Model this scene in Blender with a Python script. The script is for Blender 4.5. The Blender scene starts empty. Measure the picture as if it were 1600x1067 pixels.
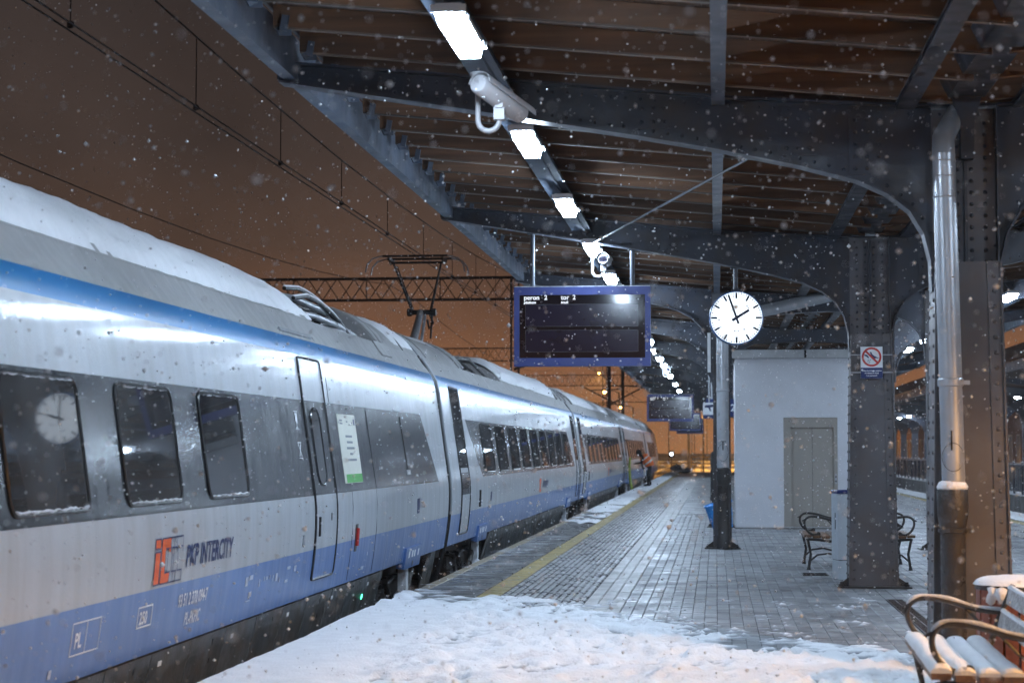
import bpy, bmesh, math, random
import numpy as np
from mathutils import Vector, Matrix
R = math.radians
random.seed(7); rng = np.random.default_rng(7)
sc = bpy.context.scene
COL = sc.collection

# ------------------------------------------------------------------ camera
cam = bpy.data.objects.new('camera', bpy.data.cameras.new('camera')); COL.objects.link(cam)
cam.location = (0, 0, 1.6)
cam.rotation_euler = (R(90 + 3.235), 0, R(6.05))
cam.data.sensor_width = 36; cam.data.lens = 67.5
cam.data.clip_start = 0.1; cam.data.clip_end = 3000
cam.data.dof.use_dof = True; cam.data.dof.focus_distance = 21.0; cam.data.dof.aperture_fstop = 3.2
sc.camera = cam
# ------------------------------------------------------------------ world: night sky with town glow
w = bpy.data.worlds.new('World'); sc.world = w; w.use_nodes = True
nt = w.node_tree; nt.nodes.clear()
out = nt.nodes.new('ShaderNodeOutputWorld')
tc = nt.nodes.new('ShaderNodeTexCoord'); sp = nt.nodes.new('ShaderNodeSeparateXYZ')
nt.links.new(tc.outputs['Generated'], sp.inputs[0])
rp = nt.nodes.new('ShaderNodeValToRGB'); nt.links.new(sp.outputs['Z'], rp.inputs[0])
el = rp.color_ramp.elements
el[0].position = 0.0; el[0].color = (.66, .27, .10, 1)
el[1].position = 1.0; el[1].color = (.014, .011, .011, 1)
for p, c in ((.030, (.40, .170, .070, 1)), (.065, (.190, .090, .049, 1)), (.105, (.092, .055, .039, 1)), (.155, (.056, .039, .033, 1)), (.24, (.041, .0315, .0295, 1)), (.5, (.018, .0145, .0145, 1))):
    e = el.new(p); e.color = c
cl = nt.nodes.new('ShaderNodeTexNoise'); cl.inputs['Scale'].default_value = 9; cl.inputs['Detail'].default_value = 5; nt.links.new(tc.outputs['Generated'], cl.inputs[0])
cm = nt.nodes.new('ShaderNodeMapRange'); cm.inputs[1].default_value = .3; cm.inputs[2].default_value = .7; cm.inputs[3].default_value = .80; cm.inputs[4].default_value = 1.22; nt.links.new(cl.outputs[0], cm.inputs[0])
cs = nt.nodes.new('ShaderNodeVectorMath'); cs.operation = 'SCALE'; nt.links.new(rp.outputs[0], cs.inputs[0]); nt.links.new(cm.outputs[0], cs.inputs['Scale'])
bg = nt.nodes.new('ShaderNodeBackground'); bg.inputs[1].default_value = 1.0
nt.links.new(cs.outputs[0], bg.inputs[0])
sky = nt.nodes.new('ShaderNodeTexSky'); sky.sky_type = 'NISHITA'; sky.sun_disc = False
sky.sun_elevation = R(-8); sky.sun_rotation = R(200)
bg2 = nt.nodes.new('ShaderNodeBackground'); bg2.inputs[1].default_value = 0.05
nt.links.new(sky.outputs[0], bg2.inputs[0])
ad = nt.nodes.new('ShaderNodeAddShader')
nt.links.new(bg.outputs[0], ad.inputs[0]); nt.links.new(bg2.outputs[0], ad.inputs[1]); nt.links.new(ad.outputs[0], out.inputs[0])
# ------------------------------------------------------------------ exposure and lamp strengths
sc.view_settings.view_transform = 'Standard'; sc.view_settings.look = 'None'
sc.view_settings.gamma = 1; sc.view_settings.exposure = 0.0; sc.view_settings.use_curve_mapping = False
LAMP_L = 175.0; LAMP_C = (.62, .79, 1.0)
SODIUM_C = (1.0, .47, .10)
sc.cycles.max_bounces = 3; sc.cycles.diffuse_bounces = 2; sc.cycles.glossy_bounces = 2
sc.cycles.transmission_bounces = 3; sc.cycles.volume_bounces = 0; sc.cycles.caustics_reflective = False; sc.cycles.caustics_refractive = False
sc.cycles.sample_clamp_indirect = 4.0; sc.cycles.use_light_tree = True
sc.cycles.use_denoising = True; sc.cycles.use_adaptive_sampling = True; sc.cycles.adaptive_threshold = .06

# ------------------------------------------------------------------ helpers
def tag(o, label=None, cat=None, group=None, kind=None):
    if label: o['label'] = label
    if cat: o['category'] = cat
    if group: o['group'] = group
    if kind: o['kind'] = kind
    return o
def empty(name, loc=(0, 0, 0), rz=0, label=None, cat=None, group=None, parent=None):
    o = bpy.data.objects.new(name, None); COL.objects.link(o); o.location = loc; o.rotation_euler = (0, 0, rz)
    o.empty_display_size = .2
    if parent: o.parent = parent
    return tag(o, label, cat, group)
def inst(name, data, parent=None, loc=(0, 0, 0), rz=0, rot=None):
    o = bpy.data.objects.new(name, data); COL.objects.link(o); o.location = loc
    o.rotation_euler = rot if rot else (0, 0, rz); o.parent = parent
    return o
def copy_tree(o, parent=None):
    c = o.copy(); COL.objects.link(c); c.parent = parent
    for ch in list(o.children): copy_tree(ch, c)
    return c

class MB:
    def __init__(s): s.v = []; s.f = []; s.m = []; s.mi = 0
    def add(s, vs, fs):
        b = len(s.v); s.v += [tuple(p) for p in vs]
        for f in fs: s.f.append(tuple(b + i for i in f)); s.m.append(s.mi)
        return s
    def box(s, x0, x1, y0, y1, z0, z1):
        return s.add([(x0,y0,z0),(x1,y0,z0),(x1,y1,z0),(x0,y1,z0),(x0,y0,z1),(x1,y0,z1),(x1,y1,z1),(x0,y1,z1)],
                     [(0,3,2,1),(4,5,6,7),(0,1,5,4),(1,2,6,5),(2,3,7,6),(3,0,4,7)])
    def cbox(s, x0, x1, y0, y1, z0, z1, b=.01):
        # box with chamfered top and vertical edges left square
        return s.add([(x0,y0,z0),(x1,y0,z0),(x1,y1,z0),(x0,y1,z0),(x0,y0,z1-b),(x1,y0,z1-b),(x1,y1,z1-b),(x0,y1,z1-b),
                      (x0+b,y0+b,z1),(x1-b,y0+b,z1),(x1-b,y1-b,z1),(x0+b,y1-b,z1)],
                     [(0,1,5,4),(1,2,6,5),(2,3,7,6),(3,0,4,7),(4,5,9,8),(5,6,10,9),(6,7,11,10),(7,4,8,11),(8,9,10,11)])
    def bar(s, p0, p1, w, h, up=(0, 0, 1)):
        p0 = Vector(p0); p1 = Vector(p1); d = (p1 - p0).normalized(); u = Vector(up)
        if abs(d.dot(u)) > .98: u = Vector((0, 1, 0))
        a = d.cross(u).normalized() * w / 2; b = a.cross(d).normalized() * h / 2
        vs = []
        for p in (p0, p1): vs += [p - a - b, p + a - b, p + a + b, p - a + b]
        return s.add(vs, [(0,1,2,3),(7,6,5,4),(0,4,5,1),(1,5,6,2),(2,6,7,3),(3,7,4,0)])
    def tube(s, path, r, n=8, closed=False, caps=True):
        path = [Vector(p) for p in path]; N = len(path)
        rs = r if isinstance(r, (list, tuple)) else [r] * N
        vs = []; prev = None
        for i, p in enumerate(path):
            a = path[(i - 1) % N] if (closed or i > 0) else p
            b = path[(i + 1) % N] if (closed or i < N - 1) else p
            d = (b - a).normalized()
            if prev is None:
                up = Vector((0, 0, 1)) if abs(d.z) < .9 else Vector((0, 1, 0))
                x = d.cross(up).normalized()
            else:
                x = prev - d * prev.dot(d)
                x = x.normalized() if x.length > 1e-6 else d.orthogonal().normalized()
            prev = x; y = d.cross(x)
            for k in range(n):
                t = 2 * math.pi * k / n
                vs.append(p + (x * math.cos(t) + y * math.sin(t)) * rs[i])
        fs = []
        for i in range(N if closed else N - 1):
            j = (i + 1) % N
            for k in range(n):
                q = (k + 1) % n
                fs.append((i*n+k, i*n+q, j*n+q, j*n+k))
        if caps and not closed:
            fs.append(tuple(range(n-1, -1, -1))); fs.append(tuple((N-1)*n+k for k in range(n)))
        return s.add(vs, fs)
    def lathe(s, prof, n=20, c=(0, 0, 0), axis='z'):
        vs = []; fs = []
        for r, z in prof:
            for k in range(n):
                t = 2*math.pi*k/n; x, y = r*math.cos(t), r*math.sin(t)
                v = (x, y, z) if axis == 'z' else ((x, z, y) if axis == 'y' else (z, x, y))
                vs.append((v[0]+c[0], v[1]+c[1], v[2]+c[2]))
        for i in range(len(prof)-1):
            for k in range(n):
                q = (k+1) % n; fs.append((i*n+k, i*n+q, (i+1)*n+q, (i+1)*n+k))
        fs.append(tuple(range(n-1, -1, -1))); fs.append(tuple((len(prof)-1)*n+k for k in range(n)))
        return s.add(vs, fs)
    def prism(s, poly, f0, f1):
        # poly 2-D, f0/f1 map (a,b)->3-D for the two faces
        n = len(poly); vs = [f0(a, b) for a, b in poly] + [f1(a, b) for a, b in poly]
        fs = [tuple(range(n)), tuple(range(2*n-1, n-1, -1))] + [(i, n+i, n+(i+1) % n, (i+1) % n) for i in range(n)]
        return s.add(vs, fs)
    def dome(s, p, nrm, r, h=None, n=6):
        # rivet head
        nrm = Vector(nrm).normalized(); x = nrm.orthogonal().normalized(); y = nrm.cross(x); p = Vector(p); h = h or r*.7
        vs = [p + (x*math.cos(2*math.pi*k/n)+y*math.sin(2*math.pi*k/n))*r for k in range(n)]
        vs += [p + (x*math.cos(2*math.pi*k/n)+y*math.sin(2*math.pi*k/n))*r*.6 + nrm*h*.8 for k in range(n)] + [p + nrm*h]
        fs = [(k, (k+1) % n, n+(k+1) % n, n+k) for k in range(n)] + [(n+k, n+(k+1) % n, 2*n) for k in range(n)]
        return s.add(vs, fs)
    def mesh(s, name, mats, smooth=False):
        me = bpy.data.meshes.new(name); me.from_pydata(s.v, [], s.f)
        for m in (mats if isinstance(mats, (list, tuple)) else [mats]): me.materials.append(m)
        if any(s.m): me.polygons.foreach_set('material_index', s.m)
        bm = bmesh.new(); bm.from_mesh(me); bmesh.ops.recalc_face_normals(bm, faces=bm.faces); bm.to_mesh(me); bm.free()
        if smooth:
            me.polygons.foreach_set('use_smooth', [True]*len(me.polygons))
            if smooth is not True: me.set_sharp_from_angle(angle=R(smooth))
        me.update(); return me
    def build(s, name, mats, parent=None, loc=(0, 0, 0), rz=0, smooth=False):
        return inst(name, s.mesh(name, mats, smooth), parent, loc, rz)

def grid_mesh(name, P, mat, mask=None, smooth=True):
    """P: (n,m,3) array -> sheet; mask: (n-1,m-1) faces kept"""
    n, m = P.shape[:2]
    idx = np.arange(n*m).reshape(n, m)
    q = np.stack([idx[:-1, :-1], idx[1:, :-1], idx[1:, 1:], idx[:-1, 1:]], -1).reshape(-1, 4)
    if mask is not None: q = q[mask.reshape(-1)]
    used = np.unique(q); rem = np.full(n*m, -1); rem[used] = np.arange(len(used))
    me = bpy.data.meshes.new(name); me.from_pydata(P.reshape(-1, 3)[used].tolist(), [], rem[q].tolist())
    me.materials.append(mat); me.polygons.foreach_set('use_smooth', [smooth]*len(me.polygons)); me.update()
    return me

def vnoise(x, y, seed=0):
    xi = np.floor(x).astype(int); yi = np.floor(y).astype(int); xf = x-xi; yf = y-yi
    def h(a, b):
        n = (a*374761393 + b*668265263 + seed*1442695041) & 0xffffffff
        n = ((n ^ (n >> 13))*1274126177) & 0xffffffff
        return ((n ^ (n >> 16)) & 0xffff)/65535.0
    u = xf*xf*(3-2*xf); v = yf*yf*(3-2*yf)
    return (h(xi, yi)*(1-u)+h(xi+1, yi)*u)*(1-v)+(h(xi, yi+1)*(1-u)+h(xi+1, yi+1)*u)*v
def fbm(x, y, o=4, seed=0):
    t = 0; a = .5
    for i in range(o): t = t+a*vnoise(x*2**i+17.3*i, y*2**i-9.1*i, seed+i); a *= .5
    return t

# ------------------------------------------------------------------ materials
MATS = {}
def mat(name, col, rough=.5, metal=0., var=.15, scale=3., bump=0., bscale=40., coat=0., spec=.5, rvar=.0, stretch=(1, 1, 1), island=0., dirt=None, dirtamt=.5, dscale=2., sub=0., detail=3, bstretch=None):
    m = bpy.data.materials.new(name); m.use_nodes = True; N = m.node_tree.nodes; L = m.node_tree.links
    b = N['Principled BSDF']; b.inputs['Roughness'].default_value = rough; b.inputs['Metallic'].default_value = metal
    b.inputs['Specular IOR Level'].default_value = spec; b.inputs['Coat Weight'].default_value = coat; b.inputs['Coat Roughness'].default_value = .09
    if sub: b.inputs['Subsurface Weight'].default_value = sub; b.inputs['Subsurface Radius'].default_value = (.03, .03, .035); b.inputs['Subsurface Scale'].default_value = .3
    g = N.new('ShaderNodeNewGeometry'); mp = N.new('ShaderNodeMapping'); L.new(g.outputs['Position'], mp.inputs[0]); mp.inputs['Scale'].default_value = stretch
    n1 = N.new('ShaderNodeTexNoise'); n1.inputs['Scale'].default_value = scale; n1.inputs['Detail'].default_value = detail; L.new(mp.outputs[0], n1.inputs[0])
    mr = N.new('ShaderNodeMapRange'); mr.inputs[1].default_value = .3; mr.inputs[2].default_value = .7; mr.inputs[3].default_value = 1-var; mr.inputs[4].default_value = 1+var
    L.new(n1.outputs[0], mr.inputs[0]); fac = mr.outputs[0]
    if island:
        oi = N.new('ShaderNodeObjectInfo'); a = N.new('ShaderNodeMath'); a.operation = 'ADD'
        L.new(oi.outputs['Random'], a.inputs[0]); L.new(g.outputs['Random Per Island'], a.inputs[1])
        fr = N.new('ShaderNodeMath'); fr.operation = 'FRACT'; L.new(a.outputs[0], fr.inputs[0])
        m2 = N.new('ShaderNodeMapRange'); m2.inputs[3].default_value = 1-island; m2.inputs[4].default_value = 1+island; L.new(fr.outputs[0], m2.inputs[0])
        mu = N.new('ShaderNodeMath'); mu.operation = 'MULTIPLY'; L.new(fac, mu.inputs[0]); L.new(m2.outputs[0], mu.inputs[1]); fac = mu.outputs[0]
    vm = N.new('ShaderNodeVectorMath'); vm.operation = 'SCALE'; vm.inputs[0].default_value = col; L.new(fac, vm.inputs['Scale'])
    colout = vm.outputs[0]
    if dirt:
        n2 = N.new('ShaderNodeTexNoise'); n2.inputs['Scale'].default_value = dscale; n2.inputs['Detail'].default_value = 4; n2.inputs['Roughness'].default_value = .65; L.new(mp.outputs[0], n2.inputs[0])
        m3 = N.new('ShaderNodeMapRange'); m3.inputs[1].default_value = .45; m3.inputs[2].default_value = .68; m3.inputs[4].default_value = dirtamt; L.new(n2.outputs[0], m3.inputs[0])
        mx = N.new('ShaderNodeMix'); mx.data_type = 'RGBA'; L.new(m3.outputs[0], mx.inputs[0]); L.new(colout, mx.inputs[6]); mx.inputs[7].default_value = (*dirt, 1); colout = mx.outputs[2]
    L.new(colout, b.inputs['Base Color'])
    if rvar:
        n4 = N.new('ShaderNodeTexNoise'); n4.inputs['Scale'].default_value = scale*1.7; n4.inputs['Detail'].default_value = 2; L.new(mp.outputs[0], n4.inputs[0])
        m4 = N.new('ShaderNodeMapRange'); m4.inputs[1].default_value = .3; m4.inputs[2].default_value = .7; m4.inputs[3].default_value = max(.03, rough-rvar); m4.inputs[4].default_value = min(1, rough+rvar)
        L.new(n4.outputs[0], m4.inputs[0]); L.new(m4.outputs[0], b.inputs['Roughness'])
    if bump:
        n3 = N.new('ShaderNodeTexNoise'); n3.inputs['Scale'].default_value = bscale; n3.inputs['Detail'].default_value = 2; 
        if bstretch:
            mb_ = N.new('ShaderNodeMapping'); mb_.inputs['Scale'].default_value = bstretch; L.new(g.outputs['Position'], mb_.inputs[0]); L.new(mb_.outputs[0], n3.inputs[0])
        else: L.new(mp.outputs[0], n3.inputs[0])
        bp = N.new('ShaderNodeBump'); bp.inputs['Strength'].default_value = bump; bp.inputs['Distance'].default_value = .02; L.new(n3.outputs[0], bp.inputs['Height']); L.new(bp.outputs[0], b.inputs['Normal'])
        if coat: L.new(bp.outputs[0], b.inputs['Coat Normal'])
    MATS[name] = m; return m
def emit(name, col, s, base=(.8, .8, .8)):
    m = bpy.data.materials.new(name); m.use_nodes = True; b = m.node_tree.nodes['Principled BSDF']
    b.inputs['Base Color'].default_value = (*base, 1); b.inputs['Emission Color'].default_value = (*col, 1); b.inputs['Emission Strength'].default_value = s
    m.cycles.emission_sampling = 'NONE'   # small or dim glowing surfaces need no light sampling of their own
    MATS[name] = m; return m

steel = mat('shade_darkened_steel', (.036, .042, .058), .40, .0, .25, 2.5, bump=.08, bscale=25, rvar=.12, dirt=(.045, .032, .022), dirtamt=.6, dscale=3)  # same grey paint as the columns, darkened for the dimmer light on girders
steelc = mat('column_grey_paint', (.098, .096, .105), .42, 0, .22, 2.2, bump=.07, bscale=22, rvar=.12, dirt=(.085, .065, .05), dirtamt=.6, dscale=2.5)  # lighter copy of the girder paint, for the better lit columns
steelb = mat('blue_grey_painted_steel', (.088, .108, .145), .42, 0, .2, 2.5, bump=.2, bscale=50, rvar=.1, dirt=(.06, .055, .05), dirtamt=.4)
timber = mat('stained_roof_timber', (.110, .054, .027), .75, 0, .30, 3, bump=.15, bscale=30, stretch=(.25, 6, 6), island=.35, dirt=(.06, .04, .03), dirtamt=.6, dscale=.8)
board = mat('roof_board_timber', (.06, .034, .022), .75, 0, .4, 2, bump=.2, stretch=(6, .6, 6), island=.3)
dull = mat('matt_blue_grey_steel', (.045, .058, .082), .8, 0, .2, 3, spec=.2)
hang = mat('grey_hanger_paint', (.07, .08, .095), .45, 0, .1, 5)
galv = mat('galvanised_pipe', (.46, .48, .51), .38, .55, .10, 5, bump=.03, bscale=12, rvar=.08)
castiron = mat('black_cast_iron', (.030, .029, .030), .42, .1, .35, 8, bump=.35, bscale=50, rvar=.15, dirt=(.07, .05, .035), dirtamt=.35, dscale=5)
whitepl = mat('white_plastic', (.72, .73, .74), .35, 0, .06, 8)
snowm = mat('snow', (.86, .87, .90), .75, 0, .04, 6, bump=.5, bscale=55, spec=.3)
snowthin = mat('thin_wet_snow', (.62, .64, .68), .6, 0, .25, 9, bump=.6, bscale=60, spec=.4)
flakem = bpy.data.materials.new('falling_snow'); flakem.use_nodes = True; _n = flakem.node_tree.nodes; _n.clear()
_o = _n.new('ShaderNodeOutputMaterial'); _d = _n.new('ShaderNodeBsdfDiffuse'); _t = _n.new('ShaderNodeBsdfTranslucent'); _x = _n.new('ShaderNodeMixShader')
for _q in (_d, _t): _q.inputs['Color'].default_value = (.95, .95, .97, 1)
for _a, _c in ((_d.outputs[0], _x.inputs[1]), (_t.outputs[0], _x.inputs[2]), (_x.outputs[0], _o.inputs[0])): flakem.node_tree.links.new(_a, _c)
paver_g = mat('grey_concrete_paver', (.235, .243, .258), .50, 0, .25, 1.1, bump=.09, bscale=60, rvar=.22, island=.22, dirt=(.10, .10, .105), dirtamt=.6, dscale=.9)
paver_l = mat('pale_concrete_paver', (.39, .385, .38), .52, 0, .18, 2, bump=.09, bscale=60, rvar=.2, island=.13, dirt=(.2, .2, .2), dirtamt=.5, dscale=1.5)
edge_c = mat('wet_edge_concrete', (.135, .135, .132), .36, 0, .3, 1.8, bump=.06, bscale=50, rvar=.2, island=.15, dirt=(.07, .07, .07), dirtamt=.5)
edge_t = mat('tan_edge_paint', (.32, .255, .16), .5, 0, .3, 5, bump=.3, dirt=(.14, .13, .12), dirtamt=.6, dscale=6)
groove = mat('wet_groove_concrete', (.055, .058, .064), .3, 0, .3, 2.2, rvar=.15)
tactile = mat('wet_tactile_concrete', (.40, .41, .425), .32, 0, .22, 2.2, bump=.05, bscale=60, rvar=.14)
yellow = mat('yellow_line_concrete', (.46, .355, .13), .42, 0, .2, 5, bump=.3, bscale=80, rvar=.15, island=.1, dirt=(.22, .20, .15), dirtamt=.75, dscale=3)
joint = mat('dark_joint_bedding', (.06, .06, .062), .8, 0, .2, 4)
conc = mat('platform_concrete', (.28, .28, .28), .75, 0, .25, 1.5, bump=.3, bscale=25, dirt=(.12, .11, .10), dirtamt=.6)
ballast = mat('track_ballast', (.10, .09, .085), .85, 0, .5, 9, bump=1., bscale=12, dirt=(.45, .45, .47), dirtamt=.6, dscale=.8)
groundm = mat('snowy_ground', (.40, .40, .41), .8, 0, .4, .4, bump=.5, bscale=3, dirt=(.6, .6, .62), dirtamt=.7, dscale=.3)
railst = mat('rail_steel', (.20, .17, .15), .35, .8, .2, 5)
black = mat('black_rubber', (.012, .012, .013), .38, 0, .2, 10, rvar=.1)
whitewall = mat('white_render_wall', (.72, .73, .77), .8, 0, .05, 1.2, bump=.25, bscale=120, dirt=(.5, .5, .51), dirtamt=.35, dscale=.8)
liftst = mat('lift_door_steel', (.37, .35, .315), .38, .35, .06, 3, stretch=(1, 1, .1), rvar=.08)
blue_p = mat('cobalt_blue_frame', (.050, .075, .29), .35, 0, .08, 4, rvar=.08)
blue_d = mat('navy_sign_blue', (.012, .03, .14), .4, 0, .05, 4)
screen = mat('dark_display_screen', (.006, .006, .012), .08, 0, .1, 2, spec=.6)
screen2 = mat('dark_display_pane', (.012, .012, .032), .12, 0, .2, 2, spec=.6)
text_w = emit('lit_text', (.9, .95, 1), 1.1)
clockface = emit('lit_clock_face', (.84, .93, 1), 1.35)
clockback = mat('clock_marks', (.006, .012, .045), .5)
lampm = emit('lit_lamp_diffuser', LAMP_C, LAMP_L); lampm.cycles.emission_sampling = 'FRONT'
sodm = emit('lit_sodium_glass', SODIUM_C, 60)
# train paints: wet gloss with vertical run marks
ST = (2.2, 2.2, .25)
t_white = mat('train_white_paint', (.47, .50, .535), .42, 0, .08, 3, bump=.07, bscale=45, bstretch=(1, 1, .6), coat=.5, stretch=ST, rvar=.08, dirt=(.38, .385, .38), dirtamt=.45, dscale=2.2)
t_blue = mat('train_blue_paint', (.095, .195, .46), .36, 0, .10, 3, bump=.06, bscale=45, bstretch=(1, 1, .6), coat=.4, stretch=ST, rvar=.08, dirt=(.12, .21, .46), dirtamt=.35, dscale=2.5)
t_stripe = mat('train_light_blue_stripe', (.018, .215, .52), .30, 0, .08, 1, bump=.012, bscale=14, bstretch=(1, 1, 1), coat=.5)
t_roof = mat('train_roof_grey', (.42, .425, .43), .42, 0, .14, 2, bump=.06, bscale=40, bstretch=(1, 1, 1), stretch=ST, rvar=.1, dirt=(.28, .275, .27), dirtamt=.5)
t_band = mat('train_window_band', (.024, .027, .032), .20, 0, .3, 3, bump=.05, bscale=60, bstretch=(1, 1, .5), coat=.35, stretch=ST, rvar=.07, dirt=(.055, .06, .068), dirtamt=.5, dscale=3)  # paler streaks put bright wet reflections into the band colour
t_glass = mat('train_window_glass', (.055, .054, .054), .028, 0, .45, 1.6, spec=.38, stretch=(1, 1, .5)); t_glass.node_tree.nodes['Principled BSDF'].inputs['Specular Tint'].default_value = (.42, .64, 1, 1)
t_skirt = mat('train_skirt_grey', (.085, .094, .10), .42, 0, .3, 3, bump=.25, bscale=40, rvar=.15, dirt=(.105, .08, .055), dirtamt=.75, dscale=1.6)
t_dark = mat('train_dark_underframe', (.035, .030, .027), .6, .1, .5, 6, bump=.4, bscale=20, dirt=(.09, .065, .045), dirtamt=.5)
t_bogie = mat('bogie_steel', (.05, .045, .042), .5, .4, .4, 7, bump=.3)
navy = mat('navy_lettering', (.018, .030, .11), .4, 0, .05, 5)
orange = mat('orange_lettering', (.75, .12, .02), .4, 0, .05, 5)
white_l = mat('white_lettering', (.86, .89, .93), .45, 0, .05, 5)
faded = mat('faded_white_print', (.50, .56, .68), .45, 0, .35, 25)
paper = mat('poster_paper', (.66, .66, .58), .6, 0, .04, 5)
green_l = mat('poster_green', (.12, .42, .11), .6, 0, .04, 5)
greyink = mat('grey_print', (.20, .22, .24), .6, 0, .05, 5)
red_l = mat('sign_red', (.55, .035, .03), .45, 0, .05, 5)
wire = mat('overhead_wire', (.05, .04, .035), .5, .5, .2, 5)
hivis = mat('hi_vis_orange', (1.0, .20, .03), .7, 0, .1, 9)
reflective = mat('reflective_tape', (.75, .77, .75), .4, 0, .05, 9)
darkcloth = mat('dark_cloth', (.014, .014, .017), .85, 0, .3, 9)
skin = mat('skin', (.45, .25, .17), .6, 0, .1, 9)
bench_w = mat('varnished_bench_wood', (.13, .065, .032), .45, 0, .35, 5, bump=.25, bscale=30, stretch=(6, .7, 6), island=.2, rvar=.12)
bench_f = mat('frosted_bench_wood', (.30, .285, .28), .65, 0, .55, 40, bump=.5, bscale=60, detail=6, dirt=(.72, .73, .76), dirtamt=.85, dscale=28)
bin_w = mat('red_brown_bin_slat', (.19, .055, .030), .4, 0, .25, 5, bump=.2, bscale=30, stretch=(4, 4, .4), island=.2, rvar=.12)
bin_g = mat('pale_grey_bin_metal', (.50, .54, .58), .4, 0, .06, 4, rvar=.08)
tubm = mat('blue_plastic_tub', (.02, .30, .80), .4, 0, .1, 5, rvar=.1)
glassp = mat('fence_panel', (.14, .17, .2), .3, 0, .2, 3)

# ------------------------------------------------------------------ text -> flat mesh data (x, y)
def text_geo(s, size=1., bold=0., shear=0., sx=1., align='LEFT'):
    cu = bpy.data.curves.new('t', 'FONT'); cu.body = s; cu.size = size; cu.offset = bold; cu.shear = shear; cu.align_x = align
    cu.resolution_u = 3
    o = bpy.data.objects.new('t', cu); COL.objects.link(o)
    me = bpy.data.meshes.new_from_object(o)
    vs = [(v.co.x*sx, v.co.y) for v in me.vertices]; fs = [tuple(p.vertices) for p in me.polygons]
    bpy.data.objects.remove(o); bpy.data.curves.remove(cu); bpy.data.meshes.remove(me)
    return vs, fs
def text_part(name, s, f, m, parent, **k):
    vs, fs = text_geo(s, **k); mb = MB(); mb.add([f(a, b) for a, b in vs], fs)
    me = bpy.data.meshes.new(name); me.from_pydata(mb.v, [], mb.f); me.materials.append(m)
    return inst(name, me, parent)

# =================================================================== SETTING
CXT = -5.095; PL = -3.40; PR = 7.60; ENDY = 142.
g = MB(); g.box(-600, 600, -200, 1500, -1.4, -1.05); tag(g.build('ground', groundm), 'snow dusted dark railway ground', None, None, 'structure')
for nm, xc in (('track_bed', CXT), ('track_bed', CXT-4.5), ('track_bed', CXT-9), ('track_bed', 9.3)):
    b = MB(); b.prism([(-2.2, -1.06), (-1.6, -.86), (1.6, -.86), (2.2, -1.06)], lambda a, z: (xc+a, -60, z), lambda a, z: (xc+a, 420, z))
    if xc == 9.3: b = MB(); b.box(7.65, 10.95, -60, 420, -1.06, -.86)
    tag(b.build(nm, ballast), 'gravel track bed with patchy snow', None, None, 'structure')
    rl = MB()
    rl.prism([(-.07, -.86), (.07, -.86), (.07, -.84), (.012, -.82), (.012, -.735), (.035, -.725), (.035, -.69), (-.035, -.69), (-.035, -.725), (-.012, -.735), (-.012, -.82), (-.07, -.84)],
             lambda a, z: (a, -60, z-.07), lambda a, z: (a, 420, z-.07))
    me = rl.mesh('rail', railst)
    for sx in (-.75, .75): tag(inst('rail', me, None, (xc+sx, 0, 0)), 'worn steel running rail of the track', None, None, 'structure')

plat = MB(); plat.box(PL+.06, PR-.06, -30, ENDY, -1.05, -.062)
plat_o = tag(plat.build('platform', conc), 'concrete island platform', None, None, 'structure')
bed = MB(); bed.box(PL+.08, PR-.08, -29.9, ENDY-.1, -.060, -.016); bed.build('paving_bed', joint, plat_o)

# edge slabs with tan nosing, yellow slabs, tactile tiles
es = MB(); es.cbox(.10, .76, .004, .996, -.058, 0, .006); es_m = es.mesh('edge_slab', edge_c)
en = MB(); en.cbox(-.04, .095, .002, .998, -.12, .001, .012); en_m = en.mesh('edge_nosing', edge_t)
for sgn, x0 in ((1, PL), (-1, PR)):
    for i in range(125):
        y = 9.0+i
        a = inst('edge_slab', es_m, plat_o, (x0, y, random.uniform(-.002, .002))); b = inst('edge_nosing', en_m, plat_o, (x0, y, 0))
        if sgn < 0: a.rotation_euler = b.rotation_euler = (0, 0, math.pi); a.location.y += 1; b.location.y += 1
es = MB(); es.box(PL+.01, PL+.76, -29, 8.99, -.058, 0); es.build('edge_paving', edge_c, plat_o)
es = MB(); es.box(PR-.76, PR-.01, -29, 8.99, -.058, 0); es.build('edge_paving', edge_c, plat_o)
ys = MB(); ys.cbox(.003, .237, .003, .497, -.058, 0, .005); ys_m = ys.mesh('yellow_slab', yellow)
tt = MB(); tt.cbox(.003, .487, 0, 1, -.058, -.004, .00005)
for k in range(6):
    x = .041+k*.0815; z1 = .0065
    tt.prism([(x-.025, -.0045), (x-.017, z1), (x+.017, z1), (x+.025, -.0045)], lambda a, z: (a, 0, z), lambda a, z: (a, 1, z))
tt.m = [0]*9+[1]*(len(tt.f)-9); tt_m = tt.mesh('tactile_tile', [groove, tactile])
YL = -2.62; TL = -2.37
for i in range(118):
    y = 16.0+i*.5
    inst('yellow_slab', ys_m, plat_o, (YL, y, 0)); inst('yellow_slab', ys_m, plat_o, (6.56, y, 0))
    if i % 2 == 0: inst('tactile_tile', tt_m, plat_o, (TL, y, 0)); inst('tactile_tile', tt_m, plat_o, (TL+.49, y, 0))
for (x0, x1, m) in ((YL, YL+.24, yellow), (6.56, 6.80, yellow), (TL, TL+.98, tactile)):
    for (y0, y1) in ((-29, 15.998), (75.002, ENDY-.1)):
        b = MB(); b.box(x0+.003, x1-.003, y0, y1, -.058, -.0005); b.build('far_line_paving', m, plat_o)
# right-hand grooved band (seen only in the gaps)
ttr = MB(); ttr.box(5.57, 6.55, 8, ENDY-.1, -.058, -.004)
for k in range(16):
    x = 5.60+k*.061; ttr.box(x-.015, x+.015, 8, ENDY-.1, -.0045, .0035)
tag(ttr.build('tactile_band', tactile, plat_o), kind='stuff')
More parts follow.
